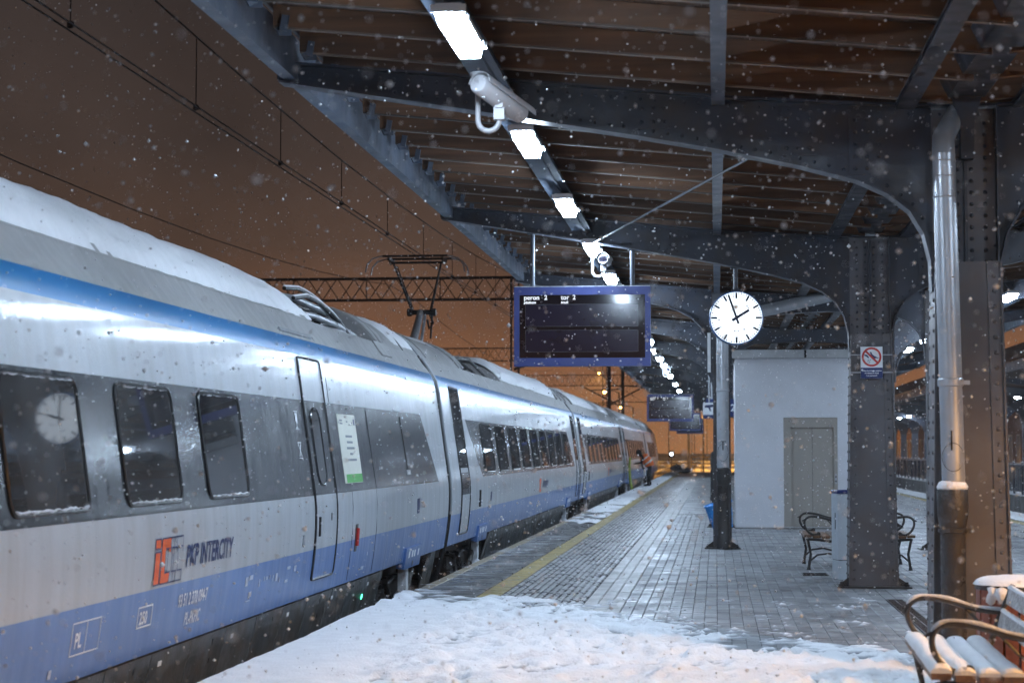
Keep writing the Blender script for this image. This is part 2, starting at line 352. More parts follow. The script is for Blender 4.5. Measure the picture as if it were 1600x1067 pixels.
# block pavers: rows along Y, staggered
PX0, PX1 = -1.38, 5.56
pv_g = MB(); pv_g.cbox(.002, .118, .002, .238, -.058, 0, .004); pvg_m = pv_g.mesh('paver', paver_g)
pv_l = MB(); pv_l.cbox(.002, .138, .002, .278, -.058, 0, .004); pvl_m = pv_l.mesh('paver', paver_l)
def snow_edge(x): return np.interp(x, [-3.6, -2.5, -1.45, -.73, -.11, .43, .95, 1.33, 1.53, 1.9, 2.6, 7.6], [21.6, 21.2, 19.95, 18.5, 17.25, 16.7, 16.2, 15.75, 14.8, 13.4, 12.6, 11.])
single_g = []; rest_g = MB(); rest_l = MB(); nl = 0; ng = 0
def blocked(x, y): # column bases, lift
    return (.42 < x < 3.2 and 39.5 < y < 42.6)
for c in range(3):
    x = -1.378+c*.14
    for r_ in range(160):
        y = 14.+r_*.28+(c % 2)*.14
        if y > 19.3 and nl < 150 and y < 34: inst('paver', pvl_m, plat_o, (x, y, random.uniform(-.0015, .0015))); nl += 1
        else: rest_l.cbox(x+.002, x+.138, y+.002, y+.278, -.058, random.uniform(-.0015, .0015), .004)
ncol = int((5.56+.956)/.12)
for c in range(ncol):
    x = -.956+c*.12
    for r_ in range(150):
        y = 12.+r_*.24+(c % 2)*.12; dz = random.uniform(-.002, .0015)
        if x < 1.5 and y > snow_edge(x)-.3 and y < snow_edge(x)+3.2 and ng < 290: inst('paver', pvg_m, plat_o, (x, y, dz)); ng += 1
        else: rest_g.cbox(x+.002, x+.118, y+.002, y+.238, -.058, dz, .004)
tag(rest_l.build('paving_blocks', paver_l, plat_o), kind='stuff'); tag(rest_g.build('paving_blocks', paver_g, plat_o), kind='stuff')
b = MB(); b.box(-.95, 5.55, 48.3, ENDY-.1, -.058, -.001); b.box(-.95, 5.55, -29, 11.9, -.058, -.001); b.build('far_paving', paver_g, plat_o)
b = MB(); b.box(-1.375, -.96, 58.95, ENDY-.1, -.058, -.001); b.box(-1.375, -.96, -29, 13.9, -.058, -.001); b.build('far_paving', paver_l, plat_o)
# pale cross strips in the paving at a few places
for y in (36.5, 60, 84): 
    b = MB(); b.box(-.9, 5.5, y, y+.16, -.003, .0035); b.build('cross_strip', paver_l, plat_o)
# end ramp beyond the platform
b = MB(); b.prism([(ENDY, -.02), (ENDY+14, -.9), (ENDY+14, -1.06), (ENDY, -1.06)], lambda a, z: (PL+.2, a, z), lambda a, z: (PR-.2, a, z)); tag(b.build('platform_ramp', conc), 'concrete ramp at the platform end', None, None, 'structure')

# ---- snow on the platform: trampled sheet with footprints
snowcov = mat('trampled_snow', (.88, .89, .92), .72, 0, .05, 6, bump=.5, bscale=45, spec=.3)
_N = snowcov.node_tree.nodes; _L = snowcov.node_tree.links; _b = _N['Principled BSDF']; _src = _b.inputs['Base Color'].links[0].from_socket
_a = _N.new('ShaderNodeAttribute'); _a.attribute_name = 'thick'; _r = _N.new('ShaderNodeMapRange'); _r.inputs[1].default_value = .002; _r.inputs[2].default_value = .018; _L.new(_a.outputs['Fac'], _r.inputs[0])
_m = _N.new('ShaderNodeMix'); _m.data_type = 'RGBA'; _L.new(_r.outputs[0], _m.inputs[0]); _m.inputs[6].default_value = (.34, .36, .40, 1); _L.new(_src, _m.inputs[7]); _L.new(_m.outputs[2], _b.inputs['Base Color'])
def snow_sheet():
    xs = np.arange(-3.44, 3.4, .036); ys = np.arange(8.0, 24.0, .036)
    X, Y = np.meshgrid(xs, ys, indexing='ij')
    Yb = snow_edge(X)
    d = (Yb-Y)+(fbm(X*1.1, Y*.9, 4, 3)-.47)*2.6+(fbm(X*5, Y*5, 3, 9)-.45)*.9
    base = np.clip(d/1.6, -1, 1)
    quiet = np.clip((-2.35-X)/.5, 0, 1)*np.clip((20.3-Y)/1.5, 0, 1)
    Hh = .040*np.clip(base, -.3, 1)+.014*quiet
    rough = (fbm(X*3.2, Y*2.6, 4, 21)-.47)*.125+(fbm(X*8, Y*8, 3, 31)-.45)*.055
    Hh += rough*(1-quiet*.9)*np.clip(d*1.5+.3, 0, 1)
    Hh += (fbm(X*.8, Y*.8, 3, 41)-.47)*.03*quiet+(fbm(X*9, Y*9, 3, 44)-.45)*.006
    r2 = np.random.default_rng(4)
    for k in range(560):      # footprints
        fx = r2.uniform(-2.4, 3.2); fy = r2.uniform(9.5, 21); a = r2.normal(0, .35)
        if r2.random() < .25: a += math.pi/2*r2.random()
        ca, sa = math.cos(a), math.sin(a)
        m = (abs(X-fx) < .3) & (abs(Y-fy) < .3)
        u = (X[m]-fx)*ca+(Y[m]-fy)*sa; v = -(X[m]-fx)*sa+(Y[m]-fy)*ca
        q = np.sqrt((u/.055)**2+(v/.15)**2)
        Hh[m] += -.040*np.clip(1.25-q, 0, 1)+.014*np.exp(-((q-1.35)/.25)**2)
    cut = Hh < .006
    keep = ~(cut[:-1, :-1] & cut[1:, :-1] & cut[1:, 1:] & cut[:-1, 1:])
    # leave out what lies under the column
    Hh = np.clip(Hh, -.004, .11)
    P = np.stack([X, Y, Hh], -1)
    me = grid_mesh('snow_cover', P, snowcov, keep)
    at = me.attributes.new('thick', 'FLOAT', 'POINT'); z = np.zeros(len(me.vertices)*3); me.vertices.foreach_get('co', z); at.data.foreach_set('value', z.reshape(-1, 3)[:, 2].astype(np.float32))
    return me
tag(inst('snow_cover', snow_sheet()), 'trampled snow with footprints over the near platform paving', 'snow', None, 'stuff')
def snow_strip(name, x0, x1, y0, y1, thr, seed, th=.03, z=.002):
    xs = np.linspace(x0, x1, max(4, int((x1-x0)/.05))); ys = np.arange(y0, y1, .12)
    X, Y = np.meshgrid(xs, ys, indexing='ij')
    e = np.minimum(X-x0, x1-X)/.12
    ramp = np.clip((Y-y0)/12., 0, 1)
    Hh = th*np.clip((fbm(X*2.2, Y*.8, 4, seed)-thr)*6+ramp*.9-.35, -1, 1)*np.clip(e, .2, 1)
    cut = Hh < .004
    keep = ~(cut[:-1, :-1] & cut[1:, :-1] & cut[1:, 1:] & cut[:-1, 1:])
    return grid_mesh(name, np.stack([X, Y, z+np.clip(Hh, -.003, 1)], -1), snowm, keep)
tag(inst('edge_snow', snow_strip('edge_snow', -3.40, -2.60, 42, 141, .42, 5)), 'snow lying along the far platform edge beside the train', 'snow', None, 'stuff')
tag(inst('edge_snow', snow_strip('edge_snow', 6.85, 7.62, 26, 141, .30, 8, .05)), 'snow lying along the opposite edge of the platform', 'snow', None, 'stuff')
# thin snow smears on near edge slabs
sm = MB()
for k in range(70):
    y = random.uniform(21.5, 36); x = random.uniform(-3.3, -2.75); l = random.uniform(.12, .5); wd = random.uniform(.015, .05)
    pts = []
    for j in range(9):
        t = j/8; pts.append((x-.25+l*2*t*.6, y+math.sin(j*1.7+k)*.02, .002))
    n = len(pts); hs = [wd*math.sin(math.pi*min(.95, max(.05, j/8)))*random.uniform(.6, 1.2) for j in range(9)]
    pts = [(min(p[0], -2.65), p[1], p[2]) for p in pts]
    sm.add([(p[0], p[1]-h, .0022) for p, h in zip(pts, hs)]+[(p[0], p[1]+h, .0032) for p, h in zip(pts, hs)], [(j, j+1, n+j+1, n+j) for j in range(8)])
tag(sm.build('snow_smears', snowthin), 'thin smears of slush on the wet platform edge', 'snow', None, 'stuff')

# drain grates set in paving
def grate(x0, x1, y0, y1, n, label):
    t = empty('drain_grate', ((x0+x1)/2, (y0+y1)/2, 0), 0, label, 'drain', None)
    b = MB(); b.box(x0-(x0+x1)/2, x1-(x0+x1)/2, y0-(y0+y1)/2, y1-(y0+y1)/2, -.01, .0035); b.build('pan', black, t)
    bar = MB(); hw = (x1-x0)/2
    bar.box(-hw*.9, hw*.9, -.008, .008, .0036, .009); bm_ = bar.mesh('grate_bar', castiron)
    for i in range(n): inst('grate_bar', bm_, t, (0, (i+.5)/n*(y1-y0)-(y1-y0)/2, 0))
    b = MB(); b.box(-.006, .006, -(y1-y0)/2, (y1-y0)/2, .0037, .0095)
    me = b.mesh('grate_rail', castiron)
    for sx in (-hw+.006, 0, hw-.006): inst('grate_rail', me, t, (sx, 0, 0))
grate(1.80, 1.98, 15.2, 21.0, 90, 'long narrow slotted drain between the two riveted columns')
grate(1.10, 1.42, 24.9, 25.4, 10, 'small square drain under the bench beside the pale bin')
grate(3.05, 3.25, 40, 49, 60, 'far slotted drain in paving beyond the second column')

# =================================================================== CANOPY
XC = 1.82; FY0 = 14.25; FS = 8.7; CY0 = 9.4; CY1 = FY0+FS*13.4
def zr(x): 
    x = x if x <= XC else 2*XC-x
    return 4.60-.098*(x+3.13)
LOW = [(-3.28, 4.40), (-2.0, 4.19), (-1.42, 4.09), (-.96, 4.01), (-.55, 3.94), (.04, 3.83), (.63, 3.70), (1.05, 3.585), (1.27, 3.48), (1.43, 3.35), (1.53, 3.18), (1.578, 2.98), (1.585, 2.75)]
UPP = [(-3.28, 4.53), (-2.0, 4.41), (-.55, 4.262), (.2, 4.19), (1.2, 4.128), (XC, 4.095)]
can = empty('platform_canopy', (XC, CY0, 0), 0, 'dark timber canopy roof with sloping rafters above the island platform', 'canopy')
def cp(b, name, m, smooth=False): # canopy part, coordinates in world
    b.v = [(v[0]-XC, v[1]-CY0, v[2]) for v in b.v]; return b.build(name, m, can, smooth=smooth)
rf = MB()
for s in (1, -1):
    xa, xb = (-3.10, 1.76) if s > 0 else (2*XC-1.76, 2*XC+3.10)
    rf.prism([(xa, zr(xa)), (xb, zr(xb)), (xb, zr(xb)+.15), (xa, zr(xa)+.15)], lambda a, z: (a-XC, -.035, z), lambda a, z: (a-XC, .035, z))
rfl = MB(); rfl.f = []
rl_ = MB(); xa, xb = -3.10, 1.76
rl_.prism([(xa, zr(xa)), (xb, zr(xb)), (xb, zr(xb)+.15), (xa, zr(xa)+.15)], lambda a, z: (a-XC, -.035, z), lambda a, z: (a-XC, .035, z)); rl_me = rl_.mesh('rafter', timber)
strip = MB(); strip.prism([(xa, zr(xa)-.012), (xb, zr(xb)-.012), (xb, zr(xb)-.001), (xa, zr(xa)-.001)], lambda a, z: (a-XC, -.026, z), lambda a, z: (a-XC, .026, z))
litedgem = mat('lit_edge_paint', (.105, .083, .067), .6, 0, .45, 4, stretch=(.6, 4, 4), island=.6)  # pale strip paints the lamp-lit bottom edge of each rafter
st_me = strip.mesh('lit_rafter_edge', litedgem)
clip = MB(); clip.bar((0, 0, 0), (0, 0, .16), .09, .012, (0, 1, 0)); clip.bar((-.05, -.04, .02), (.05, .04, .10), .02, .05); clip.bar((0, -.07, .02), (.02, -.07, .13), .05, .02); clip_me = clip.mesh('rafter_clip', steelb)
nra = int((CY1-CY0)/.87)
for i in range(nra):
    y = .35+i*.87
    inst('rafter', rl_me, can, (0, y, 0)); inst('rafter', rl_me, can, (0, y, 0), math.pi)
    inst('lit_rafter_edge', st_me, can, (0, y, 0))
    if i < 45: inst('rafter_clip', clip_me, can, (-3.02-XC, y, zr(-3.05)-.06))
for k in range(34):   # roof boards running along the platform
    x0 = -3.14+k*.146; x1 = x0+.142
    for sg in (1, -1):
        b = MB(); b.prism([(x0, zr(x0)+.151), (x1, zr(x1)+.151), (x1, zr(x1)+.175), (x0, zr(x0)+.175)], lambda a, z: ((a-XC)*sg, 0, z), lambda a, z: ((a-XC)*sg, CY1-CY0, z)); b.build('roof_board', board, can)
b = MB(); b.prism([(-3.2, zr(-3.2)+.18), (XC, zr(XC)+.18), (2*XC+3.2, zr(-3.2)+.18), (2*XC+3.2, zr(-3.2)+.21), (XC, zr(XC)+.21), (-3.2, zr(-3.2)+.21)], lambda a, z: (a, CY0-.05, z), lambda a, z: (a, CY1, z)); cp(b, 'roof_sheet', steel)
# edge channels, purlins
for sg in (1, -1):
    def mx(x): return x if sg > 0 else 2*XC-x
    b = MB(); x = -3.15
    b.box(min(mx(x), mx(x-.02)), max(mx(x), mx(x-.02)), CY0, CY1, 4.42, 4.72); b.box(min(mx(x-.10), mx(x)), max(mx(x-.10), mx(x)), CY0, CY1, 4.405, 4.42); cp(b, 'edge_beam', steelb)
    for (x, zb, wd) in ((-1.64, 4.23, .13), (.03, 4.16, .10), (1.40, 4.10, .14)):
        b = MB(); xx = mx(x); b.box(xx-wd/2, xx+wd/2, CY0, CY1, zb, zb+.014); b.box(xx-.008, xx+.008, CY0, CY1, zb+.014, zr(x)-.002); b.box(xx-wd/2, xx+wd/2, CY0, CY1, zr(x)-.0165, zr(x)-.0022)
        cp(b, 'purlin', dull if x < -1 else steelb if x < 1 else steel)
b = MB(); b.prism([(XC-.2, 4.30), (XC-.13, 4.15), (XC+.13, 4.15), (XC+.2, 4.30), (XC+.18, 4.30), (XC+.12, 4.165), (XC-.12, 4.165), (XC-.18, 4.30)], lambda a, z: (a, CY0, z), lambda a, z: (a, CY1, z)); cp(b, 'valley_gutter', steel)

def girder_parts(root, lowpts, upppts, plates=(), fl=.20):
    # local coords relative to root (x world - root.x); web, lower flange, upper flange, rivets, stiffeners
    rx = root.location.x
    lp = [(x-rx, z) for x, z in lowpts]; up_ = [(x-rx, z) for x, z in upppts]
    poly = lp+up_[::-1]
    web = MB()
    xs = np.array([p[0] for p in lp]); 
    # web as strip quads between lower and upper curves (monotone in x)
    S = []
    for x, z in lp:
        zu = np.interp(x, [p[0] for p in sorted(up_)], [p[1] for p in sorted(up_)])
        S.append((x, z, zu))
    for i in range(len(S)-1):
        (x0, a0, b0), (x1, a1, b1) = S[i], S[i+1]
        web.add([(x0, -.008, a0), (x1, -.008, a1), (x1, -.008, b1), (x0, -.008, b0), (x0, .008, a0), (x1, .008, a1), (x1, .008, b1), (x0, .008, b0)],
                [(0,1,2,3),(7,6,5,4),(0,4,5,1),(3,2,6,7)])
    x0, a0, b0 = S[0]; web.box(x0-.012, x0, -fl/2, fl/2, a0, b0)
    web.build('girder_web', steel, root)
    f = MB()
    for i in range(len(lp)-1): f.bar((lp[i][0], 0, lp[i][1]), (lp[i+1][0], 0, lp[i+1][1]), fl, .016, (0, 1, 0)) if False else None
    n = len(lp); pv = []
    for x, z in lp: pv.append((x, z))
    # flange as ribbon with thickness along normals
    def ribbon(pts, t):
        o = MB(); k = len(pts); nr = []
        for i in range(k):
            a = Vector(pts[max(0, i-1)]); c = Vector(pts[min(k-1, i+1)]); d = (c-a).normalized(); nr.append(Vector((d.y, -d.x)))
        vs = []
        for p, q in zip(pts, nr):
            for yy in (-fl/2, fl/2):
                vs.append((p[0], yy, p[1])); vs.append((p[0]+q.x*t, yy, p[1]+q.y*t))
        fs = []
        for i in range(k-1):
            a = i*4; c = a+4
            fs += [(a, c, c+2, a+2), (a+1, a+3, c+3, c+1), (a, a+1, c+1, c), (a+2, c+2, c+3, a+3)]
        fs += [(0, 2, 3, 1), ((k-1)*4, (k-1)*4+1, (k-1)*4+3, (k-1)*4+2)]
        return o.add(vs, fs)
    ribbon(lp, .016).build('lower_flange', steel, root)
    ribbon(up_, -.016).build('upper_flange', steel, root)
    rv = MB()
    for (pts, off) in ((lp, .05), (up_, -.045)):
        L_ = 0
        for i in range(len(pts)-1):
            a = Vector(pts[i]); c = Vector(pts[i+1]); d = (c-a); ln = d.length; d.normalize(); nn = Vector((-d.y, d.x))
            t = (.11-L_ % .11)
            while t < ln:
                p = a+d*t+nn*off; rv.dome((p.x, -.008, p.y), (0, -1, 0), .014)
                q = a+d*t; 
                t += .11
            L_ += ln
    # stiffener splice plates with rivet rows
    for xw in plates:
        xw -= rx
        zl = np.interp(xw, [p[0] for p in lp], [p[1] for p in lp]); zu = np.interp(xw, [p[0] for p in up_], [p[1] for p in up_])
        zu2 = zu-.06; zl2 = zl+.07
        pl = MB(); pl.box(xw-.13, xw+.13, -.017, -.0085, zl2, zu2); pl.build('splice_plate', steel, root)
        k = max(2, int((zu2-zl2)/.085))
        for a in (-.085, 0, .085):
            for j in range(k): rv.dome((xw+a, -.017, zl2+(j+.5)*(zu2-zl2)/k), (0, -1, 0), .016)
    tag(rv.build('rivets', steel, root), kind='stuff')

def column_parts(root, cx, w0, w1, h, dep=.40, detail=True):
    """tapered riveted box column: front and back plates between corner angles"""
    def taper(z, hw0, hw1): return hw0+(hw1-hw0)*z/h
    c = MB()
    a0, a1 = w0/2, w1/2; d = dep/2
    c.add([(cx-a0+.06, -d+.03, .02), (cx+a0-.06, -d+.03, .02), (cx+a0-.06, d-.03, .02), (cx-a0+.06, d-.03, .02), (cx-a1+.06, -d+.03, h), (cx+a1-.06, -d+.03, h), (cx+a1-.06, d-.03, h), (cx-a1+.06, d-.03, h)],
          [(0,3,2,1),(4,5,6,7),(0,1,5,4),(1,2,6,5),(2,3,7,6),(3,0,4,7)])
    col = c.build('column', steelc, root)
    for sx in (-1, 1):
        p = MB()
        # side plate (flange), full depth
        p.add([(cx+sx*a0, -d, .02), (cx+sx*(a0-.014), -d, .02), (cx+sx*(a0-.014), d, .02), (cx+sx*a0, d, .02), (cx+sx*a1, -d, h), (cx+sx*(a1-.014), -d, h), (cx+sx*(a1-.014), d, h), (cx+sx*a1, d, h)],
              [(0,3,2,1),(4,5,6,7),(0,1,5,4),(1,2,6,5),(2,3,7,6),(3,0,4,7)])
        p.build('side_plate', steelc, col)
        for sy in (-1, 1):
            q = MB(); y0 = sy*(d-.031); y1 = sy*(d-.018)
            q.add([(cx+sx*(a0-.015), y0, .02), (cx+sx*(a0-.105), y0, .02), (cx+sx*(a0-.105), y1, .02), (cx+sx*(a0-.015), y1, .02), (cx+sx*(a1-.015), y0, h), (cx+sx*(a1-.105), y0, h), (cx+sx*(a1-.105), y1, h), (cx+sx*(a1-.015), y1, h)],
                  [(0,3,2,1),(4,5,6,7),(0,1,5,4),(1,2,6,5),(2,3,7,6),(3,0,4,7)])
            q.build('corner_angle', steelc, col)
    if detail:
        rv = MB()
        for i in range(int(h/.11)):
            z = .1+i*.11; a = taper(z, a0, a1)
            for sx in (-1, 1):
                rv.dome((cx+sx*(a-.06), -d+.018, z), (0, -1, 0), .017)
                rv.dome((cx+sx*a, -d+.06, z+.05), (sx, 0, 0), .017); rv.dome((cx+sx*a, d-.06, z+.05), (sx, 0, 0), .017)
        tag(rv.build('rivets', steelc, col), kind='stuff')
    bp_ = MB(); bp_.cbox(cx-a0-.14, cx+a0+.14, -d-.10, d+.10, .004, .022, .006); bp_.build('base_plate', castiron, col)
    for sx in (-1, 1):
        gs = MB(); gs.prism([(cx+sx*a0, .022), (cx+sx*(a0+.11), .022), (cx+sx*(a0+.09), .06), (cx+sx*a0, .12)], lambda a, z: (a, -.01-d*.6, z), lambda a, z: (a, .01-d*.6, z)); gs.build('gusset', castiron, col)
        bl = MB(); bl.lathe([(.025, .022), (.025, .05), (.014, .05), (.014, .075)], 6, (cx+sx*(a0+.09), -d-.03, 0)); bl.build('bolt', castiron, col)
    return col

frames = []
names = ['nearest riveted canopy frame whose column stands behind the snowy bench', 'second riveted canopy frame, its column carrying the no-feeding sign', 'third canopy frame with slim column and grey downpipe left of the lift']
ords = ['fourth', 'fifth', 'sixth', 'seventh', 'eighth', 'ninth', 'tenth', 'eleventh', 'twelfth', 'thirteenth']
for k in range(13):
    y = FY0+FS*k
    lab = names[k] if k < 3 else '%s riveted canopy frame counted from the snowy bench' % ords[k-3]
    r = empty('canopy_support', (XC, y, 0), 0, lab, 'canopy support', 'riveted frames carrying the canopy')
    frames.append(r)
    if k < 2 or k > 7:
        girder_parts(r, LOW, UPP, (-.45, .62, 1.12))
        LR = [(2*XC-x, z) for x, z in LOW][::-1]; UR = [(2*XC-x, z) for x, z in UPP][::-1]
        girder_parts(r, LR, UR, (2*XC-1.12, 2*XC-.62, 2*XC+.45))
        b = MB(); b.box(-.235, .235, -.009, .009, 2.7, 4.095); b.build('knee_web', steelc, r)
        b = MB(); b.box(-.01, .01, -.10, -.0095, 2.75, 4.07); b.build('stiffener', steel, r)
        rv = MB()
        for i in range(15):
            for a in (-.15, -.05, .05, .15): rv.dome((a, -.0095, 2.8+i*.085), (0, -1, 0), .016)
        tag(rv.build('rivets', steel, r), kind='stuff')
        column_parts(r, 0, .575, .47, 2.96, .40, True)
    else:
        XL = .10
        lowL = [(x, z) for x, z in LOW if x < -1.2]+[(-.9, 3.99), (-.6, 3.90), (-.38, 3.78), (-.22, 3.62), (-.12, 3.42), (-.06, 3.2), (-.055, 3.0)]
        uppL = [p for p in UPP if p[0] < -.3]+[(-.05, 4.215)]
        lowM = [(.25, 3.0), (.256, 3.25), (.33, 3.5), (.5, 3.68), (.8, 3.82), (XC, 3.87), (2*XC-.8, 3.82), (2*XC-.5, 3.68), (2*XC-.33, 3.5), (2*XC-.256, 3.25), (2*XC-.25, 3.0)]
        uppM = [(.25, 4.185), (XC, 4.095), (2*XC-.25, 4.185)]
        girder_parts(r, lowL, uppL); girder_parts(r, lowM, uppM)
        girder_parts(r, [(2*XC-x, z) for x, z in lowL][::-1], [(2*XC-x, z) for x, z in uppL][::-1])
        for sx in (XL-XC, XC-XL):
            b = MB(); b.box(sx-.145, sx+.145, -.03, .03, 2.9, 4.19); b.build('knee_web', steelc, r)
            column_parts(r, sx, .30, .27, 3.0, .28, False)
# tie rods between girders under the roof
tie = MB(); tie.tube([(-1.5, 22.9, 4.05), (.6, 15.5, 4.12)], .012, 6); 
tie.v = [(v[0], v[1], v[2]) for v in tie.v]; cp(tie, 'tie_rod', steel)

# downpipe at the near column
dp = empty('downpipe', (1.67, 13.93, 0), 0, 'grey metal downpipe with black cast iron foot at the nearest column', 'downpipe', 'canopy downpipes')
b = MB(); b.tube([(.01, 0, 1.30), (-.03, 0, 3.62), (-.032, 0, 3.72)], .082, 20); p_ = b.build('pipe', galv, dp, smooth=40)
b = MB(); b.tube([(-.033, 0, 3.70), (-.03, .02, 3.84), (.05, .16, 3.98), (.13, .3, 4.12)], [.0815, .08, .075, .07], 18); b.build('elbow', galv, dp, smooth=40)
b = MB(); b.lathe([(.086, 2.05), (.092, 2.06), (.092, 2.10), (.086, 2.11)], 20, (-.004, 0, 0)); b.build('pipe_clamp', galv, dp, smooth=30)
b = MB(); b.bar((.07, 0, 2.08), (.13, .0, 2.08), .03, .03); b.build('clamp_bolt', galv, dp)
for z in (3.40, 3.55, 3.66):
    b = MB(); b.lathe([(.083, z), (.086, z+.006), (.083, z+.012)], 20, (-.028, 0, 0)); b.build('pipe_seam', galv, dp)
b = MB(); b.lathe([(.088, .004), (.088, 1.02), (.094, 1.06), (.110, 1.15), (.112, 1.31), (.10, 1.33)], 20); ft = b.build('pipe_foot', castiron, dp, smooth=40)
b = MB(); b.lathe([(.094, 1.015), (.104, 1.02), (.104, 1.045), (.094, 1.05)], 20); b.build('foot_collar', castiron, ft)
b = MB(); b.bar((.09, 0, 1.03), (.145, 0, 1.03), .035, .03); b.build('collar_bolt', castiron, ft)
b = MB(); b.lathe([(.105, 1.32), (.112, 1.34), (.095, 1.372), (.06, 1.392), (.01, 1.402)], 16); b.build('snow_cap', snowm, dp, smooth=True)
b = MB(); b.tube([(-.012, -.085, 1.60), (-.012, -.088, 1.66), (-.012, -.085, 1.74)], .006, 6); b.build('pipe_tag', castiron, dp)
ring = [(math.sin(a)*.075, -math.sqrt(max(0, .0845**2-(math.sin(a)*.075)**2))-.001, 1.55+.10*math.cos(a)) for a in np.linspace(0, 2*math.pi, 24, endpoint=False)]
b = MB(); b.tube(ring, .002, 4, True); b.build('access_seam', castiron, dp)
# funnel at the valley gutter above the column
b = MB(); b.prism([(-.11, 4.16), (.11, 4.16), (.05, 3.98), (.045, 3.7), (-.045, 3.7), (-.05, 3.98)], lambda a, z: (.15+a, .10, z), lambda a, z: (.15+a, .22, z)); b.build('rain_hopper', steel, dp)
# downpipe at the slim column
dp2 = empty('downpipe', (.115, FY0+2*FS-.25, 0), 0, 'grey downpipe with black foot on the slim column below the clock', 'downpipe', 'canopy downpipes')
b = MB(); b.tube([(0, 0, 1.28), (0, 0, 3.55), (.06, 0, 3.70), (.3, .02, 3.78), (1.75, .1, 4.10)], .098, 18); b.build('pipe', galv, dp2, smooth=40)
b = MB(); b.lathe([(.11, .004), (.11, .2), (.10, .22), (.10, 1.08), (.118, 1.14), (.118, 1.30), (.10, 1.32)], 18); b.build('pipe_foot', castiron, dp2, smooth=40)
for z in (2.55, 1.0):
    b = MB(); b.lathe([(.10, z), (.108, z+.005), (.108, z+.035), (.10, z+.04)], 18); b.build('pipe_clamp', galv if z > 2 else castiron, dp2)
ring = [(math.sin(a)*.085, -math.sqrt(max(0, .0995**2-(math.sin(a)*.085)**2))-.001, 1.56+.14*math.cos(a)) for a in np.linspace(0, 2*math.pi, 24, endpoint=False)]
b = MB(); b.tube(ring, .003, 4, True); b.build('access_seam', castiron, dp2)
b = MB(); b.bar((0, -.102, 1.60), (0, -.102, 1.74), .02, .012); b.bar((-.03, -.1, 1.74), (.05, -.1, 1.74), .02, .012); b.build('pipe_tag', castiron, dp2)
b = MB(); b.box(-.24, -.19, -.12, -.06, 2.86, 3.5); b.build('cable_box', whitepl, dp2)

# =================================================================== LAMPS
def make_lamp():
    t = empty('canopy_lamp')
    b = MB(); b.prism([(-.085, .035), (-.075, .085), (.075, .085), (.085, .035)], lambda a, z: (a, -.50, z), lambda a, z: (a, .50, z)); b.build('housing', whitepl, t)
    me = bpy.data.meshes.new('diffuser'); e = .475
    me.from_pydata([(-.078, -e, .034), (-.060, -e, -.03), (.060, -e, -.03), (.078, -e, .034), (-.078, e, .034), (-.060, e, -.03), (.060, e, -.03), (.078, e, .034)], [],
                   [(1, 5, 6, 2), (0, 4, 5, 1), (2, 6, 7, 3), (0, 1, 2, 3), (4, 7, 6, 5)])   # lit bowl, open to the housing above
    me.materials.append(lampm); inst('diffuser', me, t)
    for s in (-1, 1):
        b = MB(); b.box(-.10, .10, min(s*.50, s*.512), max(s*.50, s*.512), .030, .075); b.build('end_cap', whitepl, t)
        b = MB(); b.bar((0, s*.3, .085), (-.10, s*.3, .20), .03, .01); b.build('bracket', steelb, t)
        b = MB(); b.box(.07, .10, s*.36-.02, s*.36+.02, .01, .05); b.build('clip', galv, t)
    return t
proto = make_lamp()
ordw = ['first', 'second', 'third', 'fourth', 'fifth', 'sixth', 'seventh', 'eighth', 'ninth', 'tenth', 'eleventh', 'twelfth', 'thirteenth', 'fourteenth', 'fifteenth', 'sixteenth', 'seventeenth', 'eighteenth', 'nineteenth', 'twentieth', 'twenty-first', 'twenty-second', 'twenty-third', 'twenty-fourth', 'twenty-fifth', 'twenty-sixth', 'twenty-seventh', 'twenty-eighth', 'twenty-ninth', 'thirtieth']
nlmp = 27; first = True
for side, x in (('train side', -1.48), ('far side', 4.66)):
    for i in [q for q in range(nlmp) if q < 13 or q % 2]:
        o = proto if first else copy_tree(proto); first = False
        o.location = (x, 11.06+4.03*i, 4.02)
        tag(o, ('%s long white lamp in the canopy row above the train-side paving' if x < 0 else '%s long white lamp in the canopy row beyond the columns') % ordw[i if i < 13 else (i-13)//2+13], 'lamp', 'lamps under the platform canopy')
# cable conduit along the lamps
b = MB(); b.tube([(-1.53, CY0, 4.19), (-1.53, CY1, 4.19)], .014, 6); cp(b, 'conduit', dull)
b = MB(); b.box(-1.60, -1.46, CY0, CY1, 4.205, 4.222); cp(b, 'cable_tray', dull)

